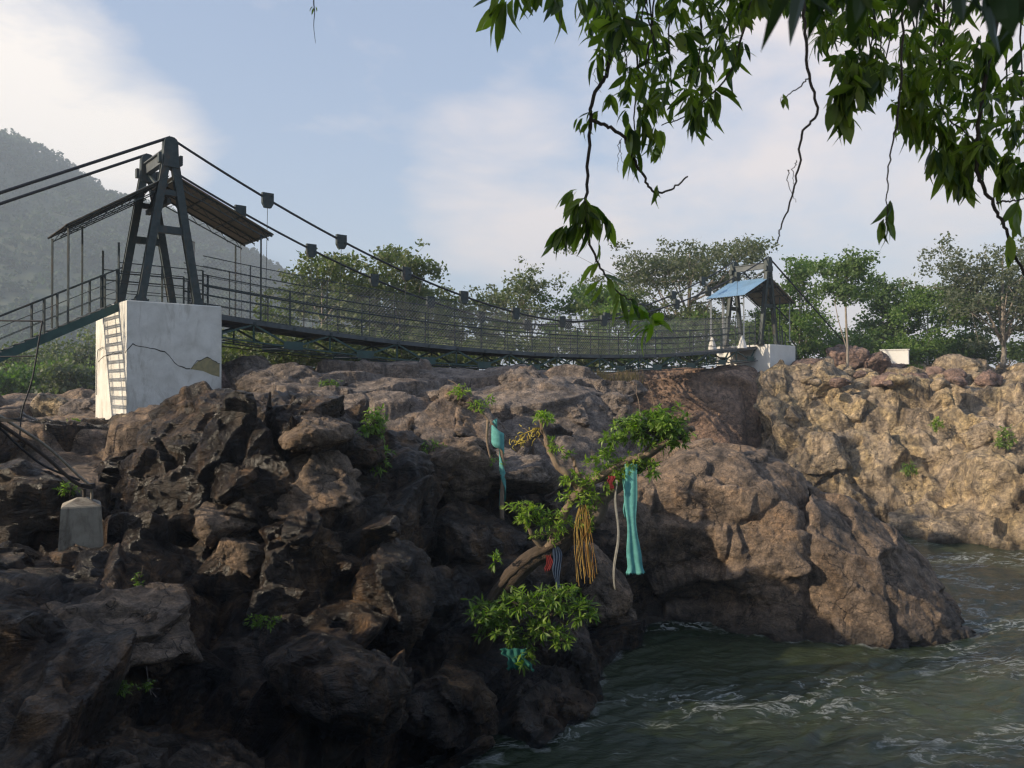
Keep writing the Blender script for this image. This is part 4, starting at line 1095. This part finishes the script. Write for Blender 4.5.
off = r_.normal(size=(nb,k,3)); off /= np.linalg.norm(off,axis=2)[:,:,None]; off[:,:,2] = np.abs(off[:,:,2])*.9
O = (np.stack([bx,by,bz],1)[:,None,:]+off*s_[:,None,None]).reshape(-1,3)
Mx = randrot(len(O), r_)*r_.uniform(1.5,3.2,len(O))[:,None,None]
lm = MB(); lm.inst(QUAD[0], QUAD[1], Mx, O)
tag(lm.build('forest', M['forest']), 'far wooded hillside fading into mist at the left', 'forest', kind='stuff')

# ------------------------------------------------------------------ leafy shoots with real leaves
LTS = [leaf_tpl(), leaf_tpl(1,.24,4,.55,.2), leaf_tpl(1,.38,4,.1,.08), leaf_tpl(.8,.33,4,.8,.25)]
def whorl(lm, c, axis, n, L_, r_, spread=.9, hang=.6):
    """n leaves fanning from twig tip c, drooping"""
    ax = np.asarray(axis, float); ax /= np.linalg.norm(ax)
    D = r_.normal(size=(n,3)); D -= ax*(D@ax)[:,None]; D /= np.linalg.norm(D,axis=1)[:,None]
    d = ax*(1-spread*r_.random(n))[:,None]+D*spread*r_.uniform(.4,1,n)[:,None]+np.array([0,0,-hang])
    d /= np.linalg.norm(d,axis=1)[:,None]
    s = np.cross(d, np.array([0,0,1.])+r_.normal(size=(n,3))*.5); s /= np.linalg.norm(s,axis=1)[:,None]+1e-9
    u = np.cross(d, s)*-1; u = np.where((u[:,2]<0)[:,None], -u, u)
    sc = L_*r_.uniform(.65,1.15,n)
    wv = r_.uniform(.8,1.2,n)
    Mx = np.stack([d, s*wv[:,None], u], 1)*sc[:,None,None]
    O = np.asarray(c)+d*.01+ax*r_.uniform(-.3,.1,n)[:,None]*L_
    for q_ in range(4):
        if len(O[q_::4]): lm.inst(LTS[q_][0], LTS[q_][1], Mx[q_::4], O[q_::4])
def sprig_cluster(tm, lm, c, rad, nsp, L_, r_, root=None, hang=.15, nl=7, up=.6):
    for k in range(nsp):
        d = r_.normal(size=3); d /= np.linalg.norm(d); d[2] = d[2]*.8+up*.3
        e = np.asarray(c)+d*np.asarray(rad)*r_.uniform(.5,1)
        st = np.asarray(c) if root is None else lerp(root, c, r_.uniform(.5,1))
        tm.tube([st, lerp(st,e,.5)+np.array([0,0,.05]), e], [.008,.006,.003], 3, cap=False)
        whorl(lm, e, d+np.array([0,0,up]), nl, L_, r_, 1.0, hang)
        whorl(lm, lerp(st,e,.6), d+np.array([0,0,up]), nl//2, L_, r_, 1.0, hang)

# leaning tree on the near rocks
r_ = np.random.default_rng(19)
TD_ = 17.0
tb = at(478,650,17.6); lt = thing('leaning_tree', 'leaning rough trunked tree over the water, tied with cloths and ropes', 'tree', tuple(tb))
tm = MB()
tm.tube(poly([at(470,668,17.9),at(486,630,17.5),at(503,590,17.3),at(530,560,17.1),at(562,543,17.0),at(596,512,17.0)], 22), np.linspace(.27,.17,22)+rng.normal(size=22)*.012, 10)
tpp = poly([at(470,668,17.9),at(486,630,17.5),at(503,590,17.3),at(530,560,17.1),at(562,543,17.0),at(596,512,17.0)], 40)
for k in range(9):
    ph = k*.72; tw_ = r_.uniform(-3,3)
    tt = np.linspace(0,1,40); rd = .25*(1-tt)+.15*tt
    tm.tube(tpp+np.stack([np.cos(ph+tw_*tt)*rd*.8, np.sin(ph+tw_*tt)*rd, np.cos(ph+tw_*tt+1)*rd*.55], 1)+r_.normal(size=(40,3))*.008, np.linspace(.10,.05,40)*r_.uniform(.6,1.1), 6)
tk = tm.build('trunk', M['darkbark2'], lt, True, tb)
def limb(pts, r0, r1, mt='paletree', nm='limb'):
    m_ = MB(); P = poly([at(*q) for q in pts], 4*len(pts)); P[1:-1] += rng.normal(size=(len(P)-2,3))*.012
    m_.tube(P, np.linspace(r0,r1,len(P))*(1+.18*rng.normal(size=len(P)).clip(-1,1)), 8); m_.build(nm, M[mt], lt, True, tb)
limb([(590,520,17.0),(612,488,17),(632,470,17),(655,448,16.9),(682,432,16.8),(694,428,16.8)], .2, .05, 'bark')
limb([(548,548,16.9),(572,500,16.8),(592,482,16.8),(625,462,16.7),(645,455,16.7),(668,440,16.6)], .10, .05)
limb([(582,492,16.9),(570,478,16.8),(556,462,16.8),(548,445,16.8),(542,430,16.8),(540,420,16.8)], .09, .035)
limb([(580,478,16.9),(575,465,16.9),(573,456,16.9)], .05, .03)
limb([(556,462,16.8),(545,445,16.9),(530,432,16.9),(522,428,16.9)], .02, .008)
limb([(545,552,17),(532,535,16.9),(524,520,16.9)], .08, .02, 'bark')
limb([(490,625,17.4),(515,622,17),(560,612,16.7),(590,608,16.6)], .05, .02, 'bark')
limb([(645,448,16.9),(640,415,17.1),(636,385,17.3)], .012, .004)
limb([(650,448,16.9),(655,415,17.1),(650,388,17.3),(645,378,17.3)], .010, .003)
m_ = MB(); lm = MB()
for (px,py,rx,ry,ns) in ((652,434,34,24,66),(668,425,24,20,46),(630,430,20,15,28),(612,440,12,8,9),(680,440,14,14,16),(602,455,12,10,9),(648,470,14,16,16)):
    sprig_cluster(m_, lm, at(px,py,16.8), (rx*.0215,.45,ry*.0215), ns, .17, r_, None, .1, 8)
o = lm.build('foliage', M['leaf_bush'], lt, False, tb); m_.build('twigs', M['darkbark'], lt, False, tb)
m_ = MB(); lm = MB()
for (px,py,rx,ry,ns) in ((524,512,20,13,30),(535,520,22,14,22),(545,418,14,9,14),(556,445,9,16,9),(598,482,26,16,36),(580,500,24,18,34),(556,522,24,14,28),(612,470,18,12,22),(632,462,16,10,16),(586,520,12,16,14),(548,536,18,8,12),(572,480,14,10,10),(590,462,8,8,5),(570,455,8,6,4)):
    sprig_cluster(m_, lm, at(px,py,16.75), (rx*.0215,.35,ry*.0215), ns, .13, r_, None, .1, 7)
lm.build('foliage', M['leaf_lime'], lt, False, tb); m_.build('twigs', M['darkbark'], lt, False, tb)
m_ = MB(); lm = MB()
for (px,py,rx,ry,ns) in ((485,612,26,14,30),(520,605,26,16,36),(555,600,26,16,34),(582,612,16,14,20),(505,632,28,14,26),(545,628,24,14,24),(520,655,16,14,14),(560,640,12,12,9),(495,560,6,9,4)):
    sprig_cluster(m_, lm, at(px,py,16.6), (rx*.0215,.5,ry*.0215), ns, .19, r_, None, .1, 7)
lm.build('foliage', M['leaf_bush'], lt, False, tb); m_.build('twigs', M['darkbark'], lt, False, tb)
# cloths
def streamer(name, pts, w0, w1, mt, label, cat='cloth', folds=3.5, group=None, amp=.35, fray=0, seed=1, wav=0):
    r2 = np.random.default_rng(seed)
    P = poly([at(*q) for q in pts], 40); nu_ = 26
    G = np.zeros((40,nu_,3))
    for i in range(40):
        t = i/39; w_ = w0*(1-t)+w1*t
        u = np.linspace(-1,1,nu_)
        ph = 1.2*math.sin(t*3.1+seed)+seed+1.5*t
        w_ = w_*(1+.22*math.sin(t*6.3+seed)+.12*math.sin(t*17+seed*2))
        x = u*w_/2+wav*math.sin(t*13)*.5; y = amp*w_*np.sin(u*folds*math.pi+ph)*(.5+.5*t)*.5
        G[i,:,0] = P[i,0]+x+.02*math.sin(t*9+seed); G[i,:,1] = P[i,1]+y*.28; G[i,:,2] = P[i,2]+.012*np.sin(u*7+t*4)
        if i == 39: G[i,:,2] += r2.uniform(-.05,.03,nu_)
    m_ = MB(); m_.grid(G); o = m_.build(name, M[mt], None, True, org=P[0]); 
    md = o.modifiers.new('thickness','SOLIDIFY'); md.thickness = .004
    return tag(o, label, cat, group)
streamer('hanging_cloth', [(630,464,16.6),(631,485,16.55),(632,520,16.5),(633,555,16.5),(636,573,16.5)], .20, .36, 'teal', 'long pale teal cloth hanging from the leaning tree', folds=1.9)
streamer('hanging_cloth', [(626,470,16.65),(625,485,16.6),(627,500,16.6),(628,516,16.6)], .10, .13, 'teal', 'short teal strip hanging just left of the long teal cloth', seed=3, folds=2)
streamer('hanging_strip', [(617,480,16.6),(615.5,500,16.6),(617,545,16.6),(614,588,16.6)], .05, .04, 'cream', 'narrow cream strip hanging left of the teal cloth', folds=1.5, seed=4, wav=.05)
streamer('hanging_cloth', [(556,545,16.8),(557,565,16.8),(558,588,16.8)], .20, .10, 'navy', 'dark navy rag hanging below the trunk of the leaning tree', seed=5)
streamer('hanging_cloth', [(549,548,16.85),(549,560,16.85),(548,570,16.85)], .2, .1, 'red', 'dark red scrap beside the navy rag', seed=15) ['label']
streamer('tied_rag', [(611,476,16.45),(611,481,16.4),(611,488,16.4)], .13, .09, 'red', 'small red rag tied among the leaves of the leaning tree', seed=6)
streamer('snagged_net', [(512,648,16.2),(516,656,16.2),(520,668,16.2)], .42, .55, 'seagreen', 'sea green net scrap caught in the lower branches above the water', seed=7)
# frayed orange streamers: many twisted strands in one hanging bundle
m_ = MB(); r2 = np.random.default_rng(8)
for k in range(22):
    x0 = r2.normal()*3.4; x1 = x0+r2.normal()*5
    m_.tube(poly([at(583+x0*.6,505,16.5),at(583+x0+r2.normal()*2,525,16.5),at(585+x1*.8,550,16.5),at(588+x1*.8,565+r2.random()*22,16.5)], 10)+r2.normal(size=(10,3))*.008, .006, 4, cap=False)
tag(m_.build('frayed_streamers', M['orange'], org=at(583,505,16.5)), 'frayed orange streamers hanging from the leaning tree', 'streamers')
m_ = MB()
for k in range(44):
    c0 = at(519,440,16.8) if k%2 else at(533,432,16.8)
    a = c0+r2.normal(size=3)*np.array([.11,.06,.07]); e = a+r2.normal(size=3)*np.array([.07,.05,.05])-np.array([0,0,.12*r2.random()])
    m_.tube(poly([a,lerp(a,e,.5)+r2.normal(size=3)*.02,e], 5), .010, 4, cap=False)
m_.tube(poly([at(542,428,16.8),at(533,430,16.8),at(519,436,16.8)],6), .012, 4)
tag(m_.build('yellow_streamers', M['yellow'], org=at(525,432,16.8)), 'short yellow streamers caught on the thin upper branch', 'streamers')
# thin sapling with twisted cloth
sb = at(503,520,21.0); sp_ = thing('dead_sapling', 'thin bare sapling standing on the rocks wound with pale teal cloth', 'sapling', tuple(sb))
def limb2(pts, r0, r1):
    m_ = MB(); P = poly([at(*q) for q in pts], 4*len(pts)); m_.tube(P, np.linspace(r0,r1,len(P)), 6); m_.build('stem', M['paletree'], sp_, True, sb)
limb2([(502,520,21),(502,495,21),(503,465,21),(500,440,21),(490,420,21)], .07,.04)
limb2([(490,422,21),(480,410,21),(468,396,21),(456,384,21),(448,380,21)], .035,.01)
limb2([(488,420,21),(487,440,21),(491,460,21)], .045,.03)
m_ = MB(); lm = MB()
for (px,py,rx,ry,ns) in ((462,393,13,9,15),(478,408,12,10,12),(488,400,8,6,5),(497,462,10,6,6)):
    sprig_cluster(m_, lm, at(px,py,21), (rx*.0266,.3,ry*.0266), ns, .13, r_, None, .1, 6)
lm.build('foliage', M['leaf_lime'], sp_, False, sb); m_.build('twigs', M['darkbark'], sp_, False, sb)
m_ = MB(); G = np.zeros((70,6,3))
for i in range(70):
    t = i/69; c = catmull(np.array([at(493,427,21),at(499,440,21),at(502,465,21),at(503,500,21)]), np.array([t*3]))[0]
    a = t*15
    for j in range(6):
        u = (j/5-.5)*.5
        rr_ = .10+.04*math.sin(t*7)
        G[i,j] = c+np.array([math.cos(a)*rr_, math.sin(a)*rr_, u+.02*math.sin(j*2+i*.6)])
m_.grid(G); o = m_.build('wound_cloth', M['teal'], None, True, org=at(493,427,21)); tag(o, 'pale teal cloth wound around the thin sapling', 'cloth'); o.modifiers.new('thickness','SOLIDIFY').thickness = .004

# rock shrubs
def leafy(px, py, d, rx, ry, ns, L_, mt, label, group=None, name='rock_shrub', cat='shrub', ry3=.35):
    s = d/F; base = at(px, py+ry, d+.1)
    r = thing(name, label, cat, tuple(base), group)
    m_ = MB(); lm = MB()
    c = at(px, py, d)
    sprig_cluster(m_, lm, c, (rx*s, ry3, ry*s), ns, L_, r_, None, .1, 6)
    for k in range(4): m_.tube([base+rng.normal(size=3)*.05, lerp(base,c,.5), c+rng.normal(size=3)*.1], [.014,.01,.006], 4, cap=False)
    lm.build('foliage', M[mt], r, False, base); m_.build('stem', M['darkbark'], r, False, base)
    return r
leafy(374,428,18.6,16,24,46,.16,'leaf_bush','tall bright shrub growing over the edge of the dark outcrop')
leafy(380,462,18.4,14,18,22,.15,'leaf_bush','dark lower shrub hanging below the tall bright shrub')
leafy(430,452,21.2,22,14,34,.14,'leaf_bush','low spreading shrub on the ledge right of the tall bright shrub')
leafy(405,438,21.4,12,5,10,.12,'leaf_lime','thin leafy shoot between the two ledge shrubs')
leafy(330,384,25.5,12,6,24,.10,'leaf_bush','small green tuft on the grey slab below the deck', ry3=.25)
leafy(42,579,14.2,10,6,22,.07,'leaf_bush','small dark tuft on the slope left below the anchor block', ry3=.12)
leafy(102,655,11.6,9,16,26,.07,'leaf_bush','upright weed on the shaded lower left slope', ry3=.12)
leafy(118,688,11.2,20,8,24,.07,'leaf_bush','creeping weed low on the shaded left slope', ry3=.12)
leafy(150,683,11.4,4,8,9,.06,'leaf_bush','tiny weed right of the creeping weed', ry3=.1)
leafy(265,622,14.2,18,9,24,.09,'leaf_bush','dark weed under the outcrop on the shaded slope', ry3=.15)
leafy(140,580,14,6,8,9,.07,'leaf_bush','small weed on the slope right of the anchor block', ry3=.1)
leafy(70,490,16.4,18,8,16,.10,'leaf_bush','green weeds behind the concrete anchor block', ry3=.2)
leafy(75,425,25,10,8,20,.12,'leaf_lime','bright weed beside the litter heap', ry3=.2)
leafy(910,470,40.5,10,8,26,.2,'leaf_bush','green weed growing in a crack of the far bank near the water', ry3=.3)
leafy(1005,440,38,12,16,40,.2,'leaf_bush','green weeds on the far bank at the right edge', ry3=.4)
leafy(935,425,42,8,8,22,.2,'leaf_lime','small green patch high on the lit far bank', ry3=.3)
# ------------------------------------------------------------------ overhanging tree (its trunk stands behind the viewer)
ob = np.array([4.6,-3.4,-1.9]); ot = thing('overhanging_tree', 'tree of drooping long leaves hanging into the top right of the view', 'tree', tuple(ob))
m_ = MB(); m_.tube(poly([ob,ob+(.1,.2,2),ob+(-.2,.6,4.2),ob+(-.8,1.6,6.2)], 16), np.linspace(.5,.28,16), 10); m_.build('trunk', M['bark'], ot, True, ob)
r_ = np.random.default_rng(23)
limbs = MB()
hub = ob+np.array([-.5,1.2,5.6])
for e in ((1.0,4.2,3.4),(2.4,4.6,3.6),(3.6,4.8,3.3),(-1.5,3.2,4.2),(-6,2,5),(-4,-3,5.5),(2,-5,5),(7,1,5),(6,5,4.2),(-3,5,4.8),(0,0,6.5)):
    e = np.array(e, float); md_ = lerp(hub, e, .5)+np.array([0,0,.7]); limbs.tube(poly([hub,md_,e], 12), np.linspace(.14,.03,12), 7)
limbs.build('limb', M['bark'], ot, True, ob)
# crown above and behind the viewer: unseen leaf mass, made dense to shade the near rocks
lm = MB()
blobs = [((x_,y_,z_),(r0,r0,r0*.6)) for x_,y_,z_,r0 in ((-6,1,5.5,2.6),(-3,-2,6,3),(0,-1,6.4,3),(3,-3,6,3),(6,0,5.8,2.8),(-1,2.2,5.8,2.2),(3,2.6,6,2.2),(-4,4,6.2,2.0),(7,4,6.5,2.2),(-9,3,5.8,2.4),(-6.5,-3,5.5,2.6))]
C_ = crown_points(blobs, 1500, r_, .2)
for c in C_:
    if c[2] < .56*c[1]+1.2: c[2] = .56*c[1]+1.2+.5*r_.random()
    whorl(lm, c, r_.normal(size=3)*.6+np.array([0,0,.2]), 14, .42, r_, 1.0, .5)
lm.build('crown', M['leaf_near'], ot, False, ob)
# twigs in view: list of polylines in (px,py,d) and whorls along them
tw = MB(); lv = MB()
def twig(pts, r0=.012, r1=.004, n=None):
    P = poly([at(*q) for q in pts], n or 6*len(pts)); P[1:-1] += r_.normal(size=(len(P)-2,3))*.004
    tw.tube(P, np.linspace(r0,r1,len(P)), 5, cap=False); return P
DD = 4.6
twig([(606,-60,4.6),(609,0,4.6),(611,45,4.6),(606,75,4.6),(594,95,4.6),(590,130,4.6),(587,190,4.6),(586,222,4.6),(593,250,4.6),(605,275,4.6),(618,292,4.6),(632,300,4.6)], .016, .004)
twig([(592,120,4.6),(608,126,4.6),(624,136,4.6),(632,155,4.6),(645,178,4.6),(655,192,4.6),(672,188,4.6),(688,176,4.6)], .012, .005)
twig([(640,-40,4.6),(638,30,4.6),(638,80,4.6),(634,120,4.6),(640,150,4.6)], .008,.003)
twig([(760,-40,4.4),(742,40,4.4),(728,75,4.5),(700,105,4.5),(680,118,4.6),(662,125,4.6)], .008,.003)
twig([(800,-40,3.8),(806,20,3.8),(809,75,3.8),(819,112,3.8),(803,132,3.8),(800,165,3.8),(790,200,3.8),(781,228,3.8),(778,243,3.8)], .009,.003)
twig([(809,78,3.8),(795,90,3.8),(783,97,3.8)], .004,.002)
twig([(905,-40,3.9),(903,60,3.9),(898,120,3.9),(890,160,3.9),(888,200,3.9),(886,226,3.9)], .007,.002)
twig([(1010,-40,4.2),(990,60,4.2),(980,120,4.2),(978,170,4.2),(992,200,4.2),(1004,225,4.2),(1014,250,4.2),(1030,285,4.2)], .013,.007)
twig([(940,60,4.2),(944,110,4.2),(965,130,4.2),(985,145,4.2)], .006,.003)
twig([(998,203,4.2),(1012,201,4.2),(1030,198,4.2)], .006,.004)
# hair roots
for x_,y_ in ((620,140),(622,138),(600,60),(790,170),(797,160)):
    twig([(x_,y_,4.6 if x_ < 700 else 3.8),(x_+r_.normal()*4,y_+15,4.6 if x_ < 700 else 3.8),(x_+r_.normal()*5,y_+32,4.6 if x_ < 700 else 3.8)], .0025,.001)
def dw(px, py, d, n=6, L_=.2, ax=(0,0,-1), spread=.75, hang=.7):
    whorl(lv, at(px,py,d), ax, n+(1 if L_ > .18 else 0), L_*.93, r_, spread, hang)
for q in ((505,0,4.4,5,.24,(-.9,0,-.5)),(497,-6,4.4,4,.22,(-.9,0,-.4)),(520,-10,4.3,4,.2),(555,-5,4.4,5,.24),(580,0,4.5,5,.2),(533,-12,4.4,4,.2),
          (598,55,4.6,4,.16,(-.6,0,-.3)),(596,110,4.6,5,.13,(-.6,0,-.1)),(588,122,4.6,5,.13,(-.7,0,-.3)),(580,116,4.6,4,.11,(-.7,0,.1)),
          (572,190,4.6,4,.17,(-.8,0,-.2)),(585,205,4.6,9,.22),(592,208,4.6,8,.22,(.5,0,-.6)),(580,200,4.6,8,.22,(-.6,0,-.3)),(604,215,4.6,5,.2,(.6,0,-.4)),(560,228,4.6,6,.2,(-.8,0,-.5)),(575,222,4.6,6,.2,(-.7,0,-.6)),(568,228,4.6,5,.2,(-.8,0,-.6)),(588,215,4.6,5,.2),
          (596,262,4.6,3,.15,(-.8,0,-.4)),(600,280,4.6,3,.15,(-.8,0,-.4)),(598,242,4.6,2,.12),(606,275,4.6,3,.17,(.7,0,-.2)),
          (620,296,4.6,4,.17),(632,302,4.6,2,.14),
          (658,186,4.6,4,.12),(636,150,4.6,6,.2),(630,130,4.6,6,.2),(642,120,4.6,7,.2),(655,130,4.6,6,.18),(700,110,4.5,7,.2),(695,95,4.5,6,.2),(710,100,4.5,6,.2),(720,90,4.5,5,.18,(.8,0,-.3)),
          (783,97,3.8,4,.10),(890,205,3.9,4,.14,(0,0,-.2)),(885,222,3.9,6,.15,(0,0,-.2)),(1010,240,4.2,3,.2),(1020,205,4.2,3,.2)): dw(*q)
# yellow-green tip cluster in front of the bridge
lg = MB()
whorl(lg, at(651,318,4.6), (0,0,.2), 14, .20, r_, 1.0, .55); twig([(632,300,4.6),(645,308,4.6),(651,318,4.6)], .004,.003)
lg.build('young_leaves', M['leaf_lime'], ot, False, ob)
# dense hanging foliage: lower boundary by column
bx_ = [560,600,630,660,700,725,745,770,795,800,830,850,870,900,930,960,990,1024,1080]
by_ = [-25, 45, 95,120,100,80, 40, -5,-5,20,45,90,105,110,115,130,140,165,180]
for k in range(900):
    px = r_.uniform(585,1090); lim = np.interp(px, bx_, by_)+r_.normal()*18
    py = lim-abs(r_.normal())*60-8 if r_.random() < .6 else r_.uniform(-60, max(lim,-20))
    if 744 < px < 815 and py > 12+8*r_.random(): continue
    if r_.random() < .15 and py > 20: continue
    d = r_.uniform(4.0,5.6)
    dw(px, py, d, int(r_.integers(4,9)), .12*r_.uniform(.65,1.35), (r_.normal()*.8,r_.normal()*.8,-.3), 1.0, float(r_.uniform(.2,.8)))
for q in ((955,165,4.3),(965,150,4.3),(940,140,4.3),(925,125,4.3),(1000,160,4.2),(1015,175,4.2),(985,150,4.3),(905,120,4.2),(915,95,4.2),(845,110,4.1),(840,95,4.1),(850,75,4.1),(862,85,4.1),(880,80,4.1),(975,185,4.2),(948,158,4.2)):
    for j in range(3): dw(q[0]+r_.normal()*6, q[1]-8+r_.normal()*6, q[2], 6, .19)
for j in range(38):
    px = r_.uniform(610,1070); lim = np.interp(px, bx_, by_); 
    twig([(px+r_.normal()*20,-70,4.8),(px+r_.normal()*8,lim*.3-20,4.8),(px,lim-15,4.7)], .008,.003)
lv.build('leaves', M['leaf_near'], ot, False, ob); tw.build('twigs', M['darkbark'], ot, True, ob)
# very near big leaves at the top edge
nl = MB()
for q in ((812,-20,1.5,4,.20,(-.5,0,-.8)),(830,-10,1.5,5,.17),(868,-15,1.3,4,.14),(925,-20,1.5,4,.16),(965,-20,1.4,5,.20),(1000,-20,1.4,5,.20),(1030,-10,1.5,4,.2),(850,-25,1.4,5,.16),(905,-28,1.4,4,.14)):
    whorl(nl, at(q[0],q[1]-30,q[2]), q[5] if len(q) > 5 else (0,0,-1), q[3], q[4]*.8, r_, .6, .9)
nl.build('near_leaves', M['leaf_dark'], ot, False, ob)
m_ = MB()
for (a,b_) in (((812,-20),(868,-15)),((868,-15),(925,-20)),((925,-20),(1030,-10)),((1030,-10),(1200,-60))):
    m_.tube([at(*a,1.45),at(*b_,1.45)], .006, 5)
m_.tube([at(1200,-60,1.45), at(1400,-600,2.0)+np.array([0,-1,0]), hub], [.008,.015,.03], 6)
m_.build('twigs', M['darkbark'], ot, True, ob)
# small dangling twig top left
m_ = MB(); P = poly([at(312,-60,4.2),at(313,0,4.2),at(314,10,4.2),at(313,25,4.2),at(315,42,4.2)], 12); m_.tube(P, np.linspace(.004,.001,12), 4)
m_.tube([at(311,-60,4.2),hub+np.array([0,0,.8])], [.006,.02], 5)
m_.build('twigs', M['darkbark'], ot, True, ob)
m_ = MB(); whorl(m_, at(313.5,5,4.2), (0,0,-1), 4, .035, r_, .9, .4); m_.build('leaves', M['leaf_near'], ot, False, ob)

# unseen trees added on the left bank to keep the near rocks dark
GS = 'unseen trees added at left for shade'
for k, (x_,y_,H_,W_) in enumerate(((-13,6.0,4.2,8),(-12,.5,10,8),(-17,-2,14,9))):
    zb = -3.5
    tm, lm2 = tree_mesh(200+k, H_, W_, H_*.8, H_*.25, 'round', 9000, .30, .3, 0, 14)
    r = thing('shade_tree', 'unseen dense tree added at left to shade the near rocks', 'tree', (x_,y_,zb), GS)
    tm.build('trunk', M['bark'], r, True); lm2.build('crown', M['leaf_b'], r)

# ------------------------------------------------------------------ haze
hb = MB(); X0,X1,Y0,Y1,Z0,Z1 = -1160,1160,-210,1320,-16,238
hb.box(((X0+X1)/2,(Y0+Y1)/2,(Z0+Z1)/2), (X1-X0,Y1-Y0,Z1-Z0))
m = bpy.data.materials.new('haze_air'); m.use_nodes = True; nt = m.node_tree; nt.nodes.clear()
out = nt.nodes.new('ShaderNodeOutputMaterial'); pv = nt.nodes.new('ShaderNodeVolumePrincipled')
pv.inputs['Density'].default_value = .0008; pv.inputs['Color'].default_value = (.74,.86,1.0,1); pv.inputs['Anisotropy'].default_value = .0
nt.links.new(pv.outputs[0], out.inputs['Volume'])
m.volume_intersection_method if False else None
o = hb.build('haze', m); tag(o, kind='stuff')

# ------------------------------------------------------------------ render settings
cy = scene.cycles
cy.use_denoising = True; scene.cycles.pixel_filter_type = 'BLACKMAN_HARRIS'; scene.cycles.filter_width = 1.3
cy.max_bounces = 6; cy.diffuse_bounces = 2; cy.glossy_bounces = 2; cy.transmission_bounces = 3; cy.transparent_max_bounces = 4; cy.volume_bounces = 0
cy.sample_clamp_indirect = 4; cy.caustics_reflective = False; cy.caustics_refractive = False
